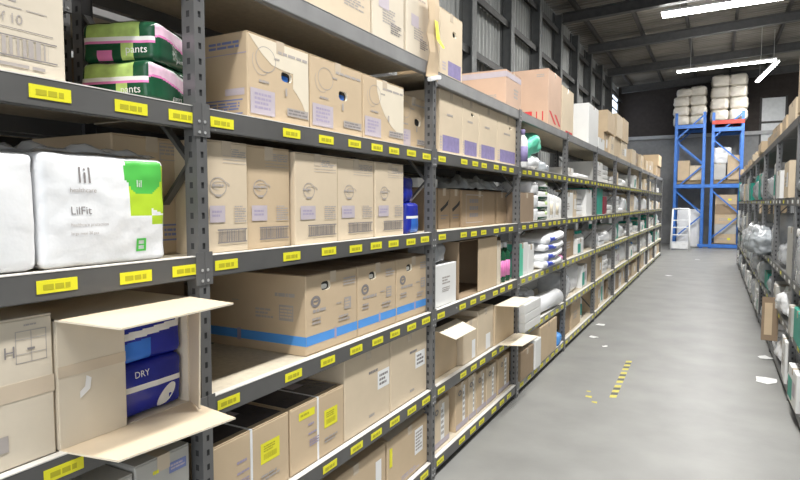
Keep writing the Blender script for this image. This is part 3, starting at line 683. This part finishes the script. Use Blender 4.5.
for j, (y, q) in enumerate(((4.63, 0), (4.74, 1), (4.86, 2), (4.63, 3), (4.75, 4), (4.87, 5))):
    lv = j//3; r = .048; zz = TOPZ(2)+.001+lv*.0
    if lv == 0: bottle('dark bottle with a pink label beside the open brown carton', XF-.05, y, zz, r, .33, 'dark_green', 'card_white', 'pink', group='pink labelled bottles')
    else: bottle('dark bottle standing behind the pink labelled ones', XF-.17, y, zz, r, .33, 'dark', 'card_white', 'grey_green', group='dark bottles behind')
carton('slim pale carton between the open brown carton and the bottles', FY(497.5), FY(501), TOPZ(2), .36, key='card_pale')
# second shelf
def open_top(t, w, d, h, P, key='card_light', out=.14, lift=.05):
    m = MB(); m.box(-d/2+.006, d/2-.006, -w/2+.006, w/2-.006, h-.0, h+.001, 'dark'); m.build('opening_shade', t)  # dark sheet on the closed top paints the shaded inside
    m = MB(); m.add([(d/2, -w/2, h), (d/2, w/2, h), (d/2+out, w/2-.02, h+lift), (d/2+out, -w/2+.02, h+lift), (d/2, -w/2, h-.004), (d/2, w/2, h-.004), (d/2+out, w/2-.02, h+lift-.004), (d/2+out, -w/2+.02, h+lift-.004)], [(0, 1, 2, 3), (7, 6, 5, 4), (0, 4, 5, 1), (1, 5, 6, 2), (2, 6, 7, 3), (3, 7, 4, 0)], key); m.build('flap', t)
carton('open tan carton with one pale flap hanging out, second shelf of the third bay', 3.38, FY(463), TOPZ(1), .335, key='card_tan', flaps=False, d=.42, xf=XF-.04, extra=lambda *a: open_top(*a, key='card_edge', out=.15, lift=-.05))
carton('tan carton with a white strip label, second shelf of the third bay', FY(464), FY(478), TOPZ(1), .30, key='card_light', prints=[('r', 'paper', .6, .05, .85, .5)])
carton('tan carton left of the big open one, second shelf of the third bay', FY(478.5), FY(494), TOPZ(1), .34, key='card_light', prints=[('r', 'paper', .5, .05, .8, .4)])
carton('taller open carton with its wide pale flap out, by the fourth bay', FY(494.5), 4.96, TOPZ(1), .33, key='card_tan', flaps=False, extra=lambda *a: open_top(*a, key='card_edge', out=.18, lift=.0), xf=XF+.01)
m = MB(); m.add([(XF+.02, 4.50, TOPZ(1)+.006), (XF+.02, 5.0, TOPZ(1)+.006), (XF+.22, 4.98, TOPZ(1)+.0), (XF+.20, 4.58, TOPZ(1)+.0), (XF+.02, 4.50, TOPZ(1)+.001), (XF+.02, 5.0, TOPZ(1)+.001), (XF+.22, 4.98, TOPZ(1)-.005), (XF+.20, 4.58, TOPZ(1)-.005)], [(0, 3, 2, 1), (4, 5, 6, 7), (0, 1, 5, 4), (1, 2, 6, 5), (2, 3, 7, 6), (3, 0, 4, 7)], 'card_edge')
tag(m.build('cardboard_sheet', None), 'flat cardboard sheet jutting from the second shelf over the aisle', 'cardboard')
# bottom shelf
lb = lambda: [('r', 'paper', .52, .12, .72, .92), ('l', 'ink_soft', .54, .2, .7, .8, 5), ('r', 'lilac', .0, .02, 1, .14), ('o', 'ink', .3, .8, .03, .02, .01)]
for j, (a, b, h) in enumerate(((434, 453, .31), (459.5, 472, .33), (472.5, 480, .33), (480.5, 490, .31), (490.5, 500, .30), (502, 513, .30))):
    carton(['first', 'second', 'third', 'fourth', 'fifth', 'last'][j]+' of the lilac edged cartons on the bottom shelf, third bay', FY(a), FY(b), TOPZ(0), h, key='card_tan' if j % 2 else 'card_light', prints=lb(), xf=XF-.02, group='lilac edged cartons on the bottom shelf')

# ------------------------------------------------------------------ bay 4
RED = [('t', 'red_ink', '11', .05, .08, .16), ('t', 'red_ink', 'M', .55, .06, .14), ('r', 'red_ink', .0, .0, 1, .04)]
carton('big pinkish carton with red numbers 11 on the top shelf', 6.08, 6.66, TOPZ(5), .58, d=.56, key='card_pink', prints=[('p', 'red_ink', [(.05, .28), (.2, .28), (.6, .08), (.45, .08)]), ('p', 'red_ink', [(.45, .26), (.6, .26), (.95, .08), (.8, .08)])],
       side=[('t', 'red_ink', '11', .73, .10, .10, .9), ('r', 'red_ink', .56, .10, .70, .27), ('r', 'card_pink', .60, .15, .66, .215), ('l', 'ink_soft', .78, .86, .92, .92, 2)])
carton('tan carton right behind the big red printed one on the top shelf', 6.70, 7.30, TOPZ(5), .52, d=.5, key='card_light', prints=[('r', 'red_ink', .3, .0, .9, .08)])
carton('square white carton on the top shelf over the fifth bay', 8.28, 9.02, TOPZ(5), .56, d=.5, key='card_white')
carton('low white carton beside the square white one on the top shelf', 9.06, 9.6, TOPZ(5), .18, d=.45, key='card_white')
pack('bright green plastic bag on the fifth shelf of the fourth bay', -1.66, 5.52, TOPZ(4)+.125, .3, .55, .19, 'mint', cat='plastic bag', name='plastic_bag', r=.05, bulge=.02, wr=.03, seed=6, tilt=(.25, 0))
pack('white plastic bag slumped under the green one', -1.66, 5.48, TOPZ(4), .3, .5, .13, 'film_white', cat='plastic bag', name='plastic_bag', r=.05, bulge=.02, wr=.03, seed=7)
pack('clear plastic bag right of the white one, fifth shelf', -1.66, 6.0, TOPZ(4), .26, .36, .10, 'grey_film', cat='plastic bag', name='plastic_bag', r=.04, bulge=.02, wr=.03, seed=8)
carton('plain brown carton just past the upright, fourth shelf of the fourth bay', 5.05, 5.50, TOPZ(3), .27, key='card_dark', d=.45, xf=XR-.01)
G = 'white packs stacked on the fourth shelf'
for j in range(3):
    pack('white pack in the stack beside the brown carton, fourth bay', XF-.15, 5.63, TOPZ(3)+j*.128, .3, .24, .126, 'film_white', group=G, seed=j)
G = 'green and white packs stacked on the fourth shelf'
for j in range(4):
    pack('green and white pack in the stack of four, fourth bay', XF-.15, 5.94, TOPZ(3)+j*.10, .3, .38, .098, lambda ax, s, u, v, w: 'dark_green' if w < -.1 else ('pale_lime' if (v > .2 and w > .3) else 'card_white'), group=G, seed=j+10)
for j, y in enumerate((6.21, 6.34, 6.47, 6.60, 6.73)):
    bottle('white bottle standing in the row on the fourth shelf, fourth bay', XF-.06, y, TOPZ(3), .06, .36-.03*j*.5, 'card_white', 'paper', 'wrap_pale' if j % 2 else None, group='white bottles on the fourth shelf')
carton('white and green carton on the third shelf, fourth bay', 5.06, 5.40, TOPZ(2), .30, key='card_white', prints=[('r', 'mint', .0, .0, .55, 1)], side=[('r', 'mint', .6, 0, 1, 1)])
carton('plain white carton beside the white and green one', 5.42, 5.62, TOPZ(2), .27, key='card_white')
for j in range(4):
    pack('white pack with a blue end in the leaning stack, third shelf', XF-.12, 6.22+.03*j, TOPZ(2)+j*.085, .34, .80, .083, lambda ax, s, u, v, w: 'navy_print' if (-.9 < v < -.25 and abs(w) < .75 and v+.35*w < -.3) else 'film_white', group='white packs with blue ends', seed=j+30, bulge=.03, r=.035, wr=.012, tilt=(.05*(j % 2), .0))
pack('pink and white pack beside the blue ended packs', XF-.08, 6.68, TOPZ(2), .2, .2, .07, lambda ax, s, u, v, w: 'pink' if w > 0 else 'film_white')
pack('big clear plastic bag on the second shelf of the fourth bay', -1.76, 5.66, TOPZ(1)+.0, .4, .34, .30, 'clear_film', cat='plastic bag', name='plastic_bag', r=.1, bulge=.03, wr=.05, seed=12, n=18)
t = empty('plastic_roll', 'white plastic roll lying on the second shelf, poking towards the aisle', 'roll', (-1.60, 6.2, TOPZ(1)+.095))
m = MB(); m.tube((0, -.42, 0), (.06, .42, 0), .092, 'film_white', 20); m.build('roll', t, True); m = MB(); m.tube((-.002, -.425, 0), (.0, -.40, 0), .03, 'card_tan', 14); m.build('core', t, True)
for j in range(3):
    carton('flat white carton in the stack jutting out at the fourth bay upright', 5.04, 5.58, TOPZ(1)+j*.082, .08, xf=XR+.05, d=.36, key='card_white', group='flat white cartons stacked on the second shelf', tape=False)
carton('brown carton on the bottom shelf under the flat white stack', 5.07, 5.50, TOPZ(0), .26, xf=XR+.01, d=.45, key='card_brown')
carton('brown board carton leaning at the front of the bottom shelf, fourth bay', 5.75, 6.45, TOPZ(0), .36, xf=XR+.005, d=.3, key='card_tan')
carton('white carton beside the brown board carton on the bottom shelf', 5.52, 5.73, TOPZ(0), .28, xf=XR+.02, d=.4, key='card_white', tape=False)
pack('blue bag at the end of the bottom shelf, fourth bay', XF-.1, 6.65, TOPZ(0), .25, .28, .12, 'blue_band', cat='plastic bag', name='plastic_bag', r=.04, wr=.02)

# ------------------------------------------------------------------ the rest of the left run
KIND = {
 'wc': ('white carton', 'card_white'), 'bc': ('brown carton', 'card_brown'), 'tc': ('tan carton', 'card_tan'), 'lc': ('pale carton', 'card_light'), 'gc': ('teal carton', 'teal'),
 'ws': ('flat white pack', None), 'wb': ('white bottle', None), 'bag': ('white plastic bag', None), 'cb': ('clear plastic bag', None), 'mc': ('dark red carton', 'maroon'), 'np': ('folded white pack', None), 'gb': ('grey plastic bag', None), 'kc': ('grey carton', 'card_grey')}
LOOSE = ((5.9, 1.77, .5, .2, 'grey_film'), (7.3, 1.058, .6, .24, 'clear_film'), (8.4, .617, .6, .22, 'grey_film'), (10.3, .617, .6, .24, 'film_white'), (12.2, 1.767, .7, .3, 'grey_film'),
        (13.2, 1.058, .7, .3, 'film_white'), (14.8, .617, .7, .26, 'clear_film'), (9.0, 1.767, .5, .3, 'clear_film'), (7.0, .122, .7, .2, 'film_white'), (9.4, .122, .6, .22, 'grey_film'), (16.2, 1.767, .7, .3, 'clear_film'), (17.2, 1.058, .7, .34, 'grey_film'))
BLOCK = [(y, z, w) for y, z, w, h, k_ in LOOSE]+[(9.2, 1.058, .9), (11.0, 1.058, .6), (6.75, .617, .6)]
def fill(i, L, seq, side='left', face=1, xfront=XF, y0=None, y1=None, top=None, hmax=.38, where=None):
    """seq: list of (kind, width, height); laid side by side along the shelf"""
    y = (POST[i]+.05) if y0 is None else y0; ye = (POST[i+1]-.05) if y1 is None else y1
    z = TOPZ(L) if top is None else top; prev = None
    loc = where or '%s of the %s bay' % (LVN[L], ORD[i])
    cnt = {}
    for kd, w, h in seq:
        if kd == 'gap': y += w; prev = None; continue
        if y+w > ye: w = ye-y
        if w < .08: break
        if side == 'right' and any(abs(z-bz) < .05 and y < by+bw/2+.02 and y+w > by-bw/2-.02 for by, bz, bw in BLOCK): y += w; continue
        desc = KIND[kd][0]; cnt[kd] = cnt.get(kd, 0)+1; n = cnt[kd]
        tot = sum(1 for s_ in seq if s_[0] == kd)
        od = {1: 'nearest', 2: 'second', 3: 'third', 4: 'fourth', 5: 'fifth'}.get(n, 'last') if tot > 1 else 'only'
        lab = ('%s %s, %s, %s run' % (od, desc, loc, side)) if tot > 1 else ('the %s on the %s, %s run' % (desc, loc, side))
        xo = xfront-face*R_.uniform(.0, .05)
        if KIND[kd][1]:
            pr = []
            if kd != 'gc' and R_.random() < .6: pr = [('l', 'ink_soft', .2, .3, .7, .6, 3)]
            if kd == 'wc' and R_.random() < .3: pr = [('r', 'teal', .0, .1, .5, .7)]
            if R_.random() < .3: pr.append(('r', 'paper' if kd != 'wc' else 'lilac', .55, .3, .85, .7))
            carton(lab, y, y+w, z, h, xf=xo, d=.44, key=KIND[kd][1], prints=pr, face=face, tape=i < 8 and kd != 'mc', flaps=True, rz=R_.uniform(-.03, .03), gap=.03)
        elif kd == 'ws':
            n2 = max(2, int(h/.075)); gl = 'flat white packs in one stack, %s, %s run' % (loc, side); g2 = gl if tot == 1 else gl.replace('flat', od+' stack of flat')
            for q in range(n2):
                pack(('flat white pack in the %s stack, %s, %s run' % (od, loc, side)) if tot > 1 else ('flat white pack in the stack, %s, %s run' % (loc, side)), xo-face*.16+R_.uniform(-.01, .01), y+w/2+R_.uniform(-.01, .01), z+q*.075, .3, w-.05, .073, R_.choice(['film_white', 'card_white', 'paper']), group=g2, n=5, r=.012, bulge=.004, seed=q)
        elif kd == 'wb':
            n2 = max(1, int(w/.13))
            for q in range(n2):
                bottle('white bottle in the row%s, %s, %s run' % ('' if tot == 1 else ' '+od, loc, side), xo-face*.08, y+.07+q*.13, z, .052, h, 'card_white', R_.choice(['paper', 'teal', 'blue_band']), R_.choice([None, 'teal_label', 'lilac']), group='bottles %d, %s, %s run' % (n, loc, side))
        else:
            pack(lab, xo-face*.17, y+w/2, z, .32, w-.04, h, {'cb': 'clear_film', 'gb': 'grey_film'}.get(kd, 'film_white'), cat='plastic bag' if kd != 'np' else 'pack', name='plastic_bag' if kd != 'np' else 'plastic_wrapped_pack', n=10, r=min(.06, h/2.2), bulge=.02, wr=.025 if kd != 'np' else .01, seed=int(y*10))
        y += w
# bay 5 (6.87 - 8.8)
fill(4, 4, [('gap', .25, 0), ('wc', .45, .12), ('gap', .05, 0), ('np', .9, .07)])
fill(4, 3, [('wc', .45, .30), ('lc', .3, .33), ('ws', .55, .30), ('wc', .4, .36)])
fill(4, 2, [('bc', .75, .33), ('gap', .03, 0), ('wc', .4, .2), ('wb', .5, .28)])
fill(4, 1, [('gap', .05, 0), ('cb', .35, .3), ('bag', .75, .36), ('wc', .4, .3)])
fill(4, 0, [('bc', .5, .34), ('gap', .05, 0), ('tc', .6, .36), ('gap', .04, 0), ('wb', .26, .38)])
# bay 6 (8.8 - 10.7)
fill(5, 5, [('gap', .95, 0), ('tc', .42, .34), ('lc', .42, .32)])
fill(5, 4, [('gap', .1, 0), ('wc', .65, .30), ('ws', .8, .30)])
fill(5, 3, [('gap', .05, 0), ('wb', .26, .3), ('gc', .5, .40), ('gap', .05, 0), ('mc', .35, .28), ('ws', .5, .15)])
fill(5, 2, [('gap', .1, 0), ('cb', .4, .25), ('ws', .5, .22), ('bag', .6, .2)])
fill(5, 1, [('lc', .45, .38), ('gap', .03, 0), ('tc', .45, .3), ('ws', .5, .3)])
fill(5, 0, [('tc', .5, .36), ('lc', .4, .34), ('wc', .3, .38), ('gap', .1, 0), ('bc', .3, .3)])
random_kinds = {0: ['tc', 'lc', 'bc', 'wc', 'tc'], 1: ['wc', 'ws', 'gc', 'wc', 'bag', 'wb'], 2: ['ws', 'wc', 'bag', 'wb', 'gc', 'ws', 'np'], 3: ['ws', 'wb', 'np', 'wc', 'bag', 'lc'], 4: ['wc', 'np', 'ws', 'lc', 'gap', 'wc'], 5: ['tc', 'lc', 'tc', 'tc']}
seenk = set()
for i in range(6, 11):
    for L in range(6):
        seq = []; y = 0; W2 = POST[i+1]-POST[i]-.12; last = None
        while y < W2-.25:
            kd = R_.choice(random_kinds[L]); 
            if kd == last and R_.random() < .6: continue
            w = R_.uniform(.32, .62); h = R_.uniform(.14, .36) if L not in (0, 5) else R_.uniform(.26, .38)
            if kd in ('np',): h = R_.uniform(.08, .14)
            if kd == 'gc': h = R_.uniform(.2, .32)
            if kd == 'ws': h = R_.uniform(.15, .33)
            seq.append((kd, w, h)); y += w; last = kd
        if L == 5: seq = {6: [('tc', .8, .36), ('lc', .8, .36)], 10: [('tc', .7, .3), ('lc', .4, .3), ('bc', .9, .34)]}.get(i, [('tc', .6, .30), ('lc', .55, .34), ('bc', .6, .32)] if i % 2 else [('lc', .5, .33), ('tc', .7, .36), ('gap', .1, 0), ('lc', .5, .28)])
        fill(i, L, seq)
# second layers on the top shelf, far
for lab, a, b, z, h, kk in (('tan carton in the upper layer on the top shelf, nearest the white one', 9.85, 10.6, TOPZ(5)+.345, .34, 'card_tan'), ('pale carton in the upper layer on the top shelf, middle', 10.85, 11.6, TOPZ(5)+.365, .40, 'card_light'),
        ('tan carton in the upper layer on the top shelf, farthest of those', 11.65, 12.4, TOPZ(5)+.365, .42, 'card_tan'), ('brown carton stacked high near the far end of the top shelf', 19.6, 20.6, TOPZ(5)+.345, .34, 'card_tan')):
    carton(lab, a, b, z, h, key=kk, d=.44)

# ------------------------------------------------------------------ right shelving
RP = [4.1, 6.05, 7.95, 9.85, 11.75, 13.65, 15.55, 17.45, 19.0]
RL = [.085, .58, 1.02, 1.73, 2.42]; RDEP = .7
RLAB = ['right hand shelving bay cut off by the right edge of the photo']+['%s shelving bay of the right run from the camera' % ORD[i] for i in range(1, 8)]
def right_bay(i, y0, y1, last):
    cx = XRR+RDEP/2; cy = (y0+y1)/2
    t = empty('shelving_bay', RLAB[i], 'shelving', (cx, cy, 0), 0, 'shelving bays of the right run')
    for y in [y0]+([y1] if last else []):
        add_post(t, (XRR-cx, y-cy, 0), PI, 2.45); add_post(t, (XRR+RDEP-cx, y-cy, 0), 0, 2.45)
        m = MB()
        for z0 in (.2, .9, 1.6): m.bar((XRR-cx+.05, y-cy, z0), (XRR+RDEP-cx-.05, y-cy, z0+.65), .028, .012, 'steel')
        m.build('end_brace', t)
    a, b = y0+.024-cy, y1-.024-cy
    for L, z in enumerate(RL):
        m = MB(); m.box(XRR-cx+.003, XRR-cx+.035, a, b, z-.037, z+.037, 'steel', .003); bm_ = m.build('front_beam', t)
        if L in (1, 2, 3):
            for q in range(5):
                yl = y0+(y1-y0)*(q+.5)/5-cy; mm = MB(); mm.box(XRR-cx+.001, XRR-cx+.0028, yl-.05, yl+.05, z-.018, z+.014, 'yellow' if (q+i) % 3 == 0 else 'paper', .0006); mm.build('shelf_label', bm_)
        m = MB(); m.box(XRR+RDEP-cx-.035, XRR+RDEP-cx-.003, a, b, z-.037, z+.037, 'steel'); m.build('rear_beam', t)
        m = MB(); m.box(XRR-cx+.036, XRR+RDEP-cx-.036, a-.01, b+.01, z+.017, z+.035, 'steel'); m.build('shelf_board', t)
for i in range(8): right_bay(i, RP[i], RP[i+1], i == 7)
rk = {0: ['wc', 'gb', 'wc', 'ws', 'cb'], 1: ['cb', 'gb', 'gc', 'ws', 'cb', 'kc'], 2: ['gb', 'cb', 'ws', 'wc', 'kc', 'cb'], 3: ['wc', 'gc', 'ws', 'wb', 'gb', 'lc', 'kc'], 4: ['tc', 'lc', 'bc', 'wc', 'gap']}
hr = {0: .39, 1: .34, 2: .56, 3: .52, 4: .30}
for i in range(8):
    for L in range(5):
        seq = []; y = 0; W2 = RP[i+1]-RP[i]-.12; last = None; lo = hr[L]*.55
        while y < W2-.22:
            kd = R_.choice(rk[L])
            if kd == last: continue
            w = R_.uniform(.28, .58); h = R_.uniform(lo, hr[L])
            if kd == 'np': h *= .4
            seq.append((kd, w, h)); y += w; last = kd
        if i == 0: seq = seq if L != 4 else [('gap', 1.5, 0), ('tc', .42, .5)]
        if L == 4 and i > 0: seq = {1: [('gap', .2, 0), ('lc', .6, .20), ('gap', .3, 0), ('tc', .5, .16)], 2: [('tc', .8, .17), ('gap', .2, 0), ('tc', .6, .15)], 3: [('gap', .2, 0), ('tc', .8, .16)], 4: [('gap', .4, 0), ('lc', .5, .12)]}.get(i, [('gap', .3, 0), ('tc', .7, .14)])
        if i == 0 and L < 4:
            seq = [('gap', .75, 0)]+seq[:3]
        fill(i, L, seq, 'right', -1, XRR-.025, RP[i]+.05, RP[i+1]-.05, RL[L]+.036)
for j, (y, z, w, h, kk) in enumerate(LOOSE):
    pack('%s plastic bag on the %s shelf beside the %s upright, right run' % ({'g': 'dull grey', 'c': 'clear', 'f': 'white'}[kk[0]], {.122: 'lowest', .617: 'second', 1.058: 'third', 1.767: 'fourth'}.get(z, 'fourth'), ORD[min(range(8), key=lambda q: abs(RP[q]-y))]),
         .82, y, z, .36, w, h, kk, cat='plastic bag', name='plastic_bag', r=.09, bulge=.03, wr=.03, seed=60+j, n=12)
# bags and a flap poking out over the right aisle edge
pack('clear plastic bag bulging out over the aisle from the right shelving', .62, 9.2, 1.058, .36, .9, .28, 'grey_film', cat='plastic bag', name='plastic_bag', r=.1, bulge=.05, wr=.06, seed=40, n=18)
pack('smaller wrinkled plastic bag poking from the right shelving near the far end', .62, 11.0, 1.058, .32, .6, .26, 'clear_film', cat='plastic bag', name='plastic_bag', r=.1, bulge=.05, wr=.06, seed=41, n=16)
pack('crumpled plastic bag at the right edge of the photo, second shelf', .80, 6.75, .617, .36, .6, .26, 'film_white', cat='plastic bag', name='plastic_bag', r=.1, bulge=.04, wr=.05, seed=42, n=16)
t = empty('leaning_cardboard_sheet', 'brown cardboard sheet standing out from the right shelving', 'cardboard', (.555, 7.25, .27))
m = MB(); m.box(-.075, .075, -.004, .004, 0, .46, 'card_dark', .001); m.build('sheet', t); m = MB(); m.box(-.05, .02, -.0055, -.004, .06, .40, 'card_tan'); m.build('printing', t)
# low white goods along the floor of the right run are on the bottom shelf

# ------------------------------------------------------------------ blue pallet racking at the end of the aisle
def pallet_rack(label, xa, xb, top, beams):
    cx = (xa+xb)/2; t = empty('pallet_rack', label, 'pallet racking', (cx, 25.9, 0), 0, 'blue pallet racks')
    for yy in (-.65, .85):
        for x in (xa, xb):
            m = MB(); s = 1 if x == xa else -1
            m.box(x-cx-.05, x-cx+.05, yy-.04, yy+.04, 0, top, 'rack_blue', .004); m.box(x-cx-.08, x-cx+.08, yy-.07, yy+.07, 0, .012, 'rack_blue'); m.build('upright', t)
        m = MB(); z = .35; k2 = 0
        while z < top-.9:
            a, b = (xa-cx, yy, z), (xb-cx, yy, z+.9)
            if k2 % 2: a, b = (xa-cx, yy, z+.9), (xb-cx, yy, z)
            m.bar(a, b, .04, .05, 'rack_blue'); z += .95; k2 += 1
        m.build('cross_brace', t)
    for z, key in beams:
        m = MB(); m.box(xa-cx-.05, xb-cx+.05, -.72, -.66, z-.07, z+.07, key); m.box(xa-cx-.05, xb-cx+.05, .9, .96, z-.07, z+.07, key); m.build('load_beam', t)
        if z > 1:
            m = MB(); m.box(xa-cx, xb-cx, -.65, .9, z+.05, z+.09, 'dark'); m.build('deck', t)
pallet_rack('left blue rack behind the white ladder, lower bales on top', -1.36, -.40, 5.15, [(2.36, 'rack_blue'), (4.62, 'rack_blue')])
pallet_rack('right blue rack with a red beam near its top', -.10, .86, 5.1, [(.10, 'rack_blue'), (2.36, 'rack_blue'), (4.45, 'rack_blue'), (4.72, 'rack_red')])
m = MB(); m.box(-.52, .0, 25.17, 25.2, .05, .16, 'rack_blue'); m.box(-.34, -.15, 25.17, 25.23, 2.30, 2.42, 'rack_blue'); tag(m.build('tie_bar', None), 'short blue tie bar joining the two blue racks', 'rack beam')
for nm2, x0, x1, zb, lay, hh in (('left', -1.50, -.36, 4.72, 4, .37), ('right', -.22, 1.0, 4.82, 4, .43)):
    for l in range(lay):
        for s in range(2):
            ww = (x1-x0)/2
            xx = x0+ww*(s+.5)+R_.uniform(-.02, .02)
            if nm2 == 'left' and l == lay-1 and s == 0: xx += .1; 
            pack('cream wrapped bale in the %s stack on top of the blue racking' % nm2, xx, 26.02+R_.uniform(-.02, .02), zb+l*hh, ww*.94, 1.0, hh*.96*(.8 if (nm2 == 'left' and l == lay-1 and s == 0) else 1), 'bale', cat='bale', name='wrapped_bale', group='%s stack of bales' % nm2, n=12, r=.09, bulge=.03, wr=.03, seed=l*2+s)
def pallet(label, x, y, z, w, group='pallets in the blue racking'):
    t = empty('pallet', label, 'pallet', (x, y, z), 0, group); m = MB()
    for k2 in range(6): m.box(-w/2+k2*w/6+.01, -w/2+(k2+1)*w/6-.01, -.5, .5, .115, .135, 'pallet_wood')
    m.build('deck_board', t); m = MB()
    for q in (-.45, 0, .4): m.box(-w/2, w/2, q, q+.08, .0, .115, 'pallet_wood')
    m.build('bearer', t)
pallet('wooden pallet under the wrapped white goods, left blue rack', -.88, 25.9, 2.46, .84); pallet('wooden pallet in the upper level of the right blue rack', .38, 25.9, 2.46, .84)
for j, (x, z, w, h, key, lab) in enumerate(((-1.08, 2.6, .42, .75, 'card_tan', 'tan carton on the pallet, left half of left blue rack'), (-.66, 2.6, .42, .55, 'card_light', 'pale carton on the pallet, right half of left blue rack'),
        (.16, 2.6, .40, .60, 'card_grey', 'grey carton on the pallet in the right blue rack'), (.60, 2.6, .40, .90, 'card_tan', 'tall tan carton on the pallet in the right blue rack'))):
    t = carton(lab, -w/2, w/2, z, h, xf=0, d=.9, key=key, face=1, gap=.01); t.location = (x, 25.85, z); t.rotation_euler = (0, 0, -PI/2)
pack('white wrapped goods on the tan and grey cartons, right blue rack', .22, 25.7, 3.21, .5, .6, .6, 'film_white', n=12, r=.08, wr=.04, seed=50, name='wrapped_goods', cat='wrapped goods', rz=PI/2)
pack('white shrink wrapped goods on the floor behind the ladder', -.86, 25.9, .02, .8, .9, 1.45, 'film_white', n=14, r=.05, wr=.02, seed=51, name='wrapped_goods', cat='wrapped goods')
pack('narrow white panel of wrapped goods beside the blue upright', -.27, 25.9, .02, .5, .2, 1.25, 'film_white', n=8, r=.03, wr=.01, seed=52, name='wrapped_goods', cat='wrapped goods', rz=PI/2) if 0 else None
for j in range(5):
    t = carton('brown carton in the floor stack of the right blue rack, %s' % ['lowest', 'second up', 'middle', 'fourth up', 'topmost'][j], -.36, .36, .19+j*.37, .365, xf=0, d=.9, key=('card_tan', 'card_grey', 'card_tan', 'card_brown', 'card_tan')[j], group='floor stack of cartons in the right blue rack', prints=[('l', 'ink_soft', .2, .3, .7, .6, 2), ('r', 'yellow', .6, .4, .75, .6)] if j % 2 == 0 else [])
    t.location = (.40, 25.85, .185+j*.37); t.rotation_euler = (0, 0, -PI/2)
pallet('wooden pallet on the floor under the brown carton stack', .38, 25.9, .03, .84)
# white step ladder
t = empty('step_ladder', 'white step ladder standing in front of the blue racking', 'ladder', (-1.06, 24.0, 0))
m = MB()
for s in (-1, 1): m.tube((s*.31, -.20, 0), (s*.27, .05, 1.50), .032, 'ladder_white')
m.tube((-.27, .05, 1.50), (.27, .05, 1.50), .034, 'ladder_white'); m.build('front_frame', t, True)
m = MB()
for s in (-1, 1): m.tube((s*.31, .55, 0), (s*.27, .08, 1.46), .018, 'ladder_white')
m.tube((-.3, .5, .2), (.3, .5, .2), .014, 'ladder_white'); m.build('rear_frame', t, True)
for z in (.28, .55, .82, 1.08):
    y = -.20+.25*z/1.5; m = MB(); m.box(-.29, .29, y, y+(.26 if z > 1 else .14), z-.02, z+.015, 'ladder_white', .004); m.build('step', t)
m = MB(); m.box(-.27, .27, -.18, -.13, .05, .24, 'ladder_white', .004); m.build('kick_panel', t)
# goods between the right run and the blue rack
carton('tan carton at the far end of the right run, high up', 0, .7, 0, .62, xf=0, d=.6, key='card_tan').location = (1.25, 18.6, RL[4]+.037)
carton('big brown carton on the floor by the far end of the right run', 0, .9, 0, .9, xf=0, d=.8, key='card_brown').location = (1.55, 20.2, .0)
carton('tan carton stacked on the big brown one beyond the right run', 0, .7, 0, .8, xf=0, d=.7, key='card_tan').location = (1.55, 20.2, .901)

# ------------------------------------------------------------------ floor marks and litter
t = empty('floor_tape', 'worn yellow and black hazard tape strip on the floor', 'floor marking', (-.75, 6.05, 0))
m = MB(); a = Vector((-.74, 5.39, 0)); b = Vector((-.765, 6.75, 0)); n = 17; loc = Vector((-.75, 6.05, 0))
for k2 in range(n):
    p = a.lerp(b, k2/n)-loc; q = a.lerp(b, (k2+1)/n)-loc
    if k2 in (5, 11): continue
    m.add([(p.x-.028, p.y, .0015), (p.x+.028, p.y+.02, .0015), (q.x+.028, q.y+.02, .0015), (q.x-.028, q.y, .0015)], [(0, 1, 2, 3)], 'yellow_tape' if k2 % 2 == 0 else 'black_tape')
m.build('strip', t)
m = MB()
for x, y, s in ((-.93, 5.33, .03), (-.86, 5.20, .025), (-.96, 5.48, .02)): m.add([(x-s, y-s*.6, .0015), (x+s, y-s, .0015), (x+s*.7, y+s, .0015), (x-s, y+s*.7, .0015)], [(0, 1, 2, 3)], 'yellow_tape')
tag(m.build('floor_tape', None), 'small yellow tape remnants on the floor left of the hazard strip', 'floor marking')
def scrap(label, x, y, s, sd, key='paper', asp=1.0):
    r = random.Random(sd); m = MB(); n = 8; V = [(x, y, .012)]
    for k2 in range(n): a = 2*PI*k2/n; q = s*r.uniform(.6, 1.1); V.append((x+q*math.cos(a)*asp, y+q*math.sin(a), .002+r.uniform(0, .012)))
    m.add(V, [(0, k2+1, (k2+1) % n+1) for k2 in range(n)], key); tag(m.build('paper_scrap', None), label, 'litter', 'paper scraps on the floor')
scrap('larger white paper scrap on the floor by the right shelving', .50, 6.62, .13, 1)
scrap('white paper scrap on the floor farther along the right shelving', .56, 7.6, .09, 2)
scrap('white scrap on the floor at the foot of the fifth bay', -1.36, 8.6, .08, 3)
scrap('small white scrap on the floor next to the left shelving, nearest one', -1.30, 7.75, .07, 4)
scrap('tiny white scrap on the floor out in the aisle on the left', -1.10, 7.3, .035, 5)
scrap('white scrap on the floor near the far end of the left run', -.9, 15.2, .10, 6)
scrap('white scrap on the floor in front of the blue racking', -.4, 20.0, .10, 7)
print('OBJ', len(bpy.data.objects), 'TOP', sum(1 for o in bpy.data.objects if o.parent is None))
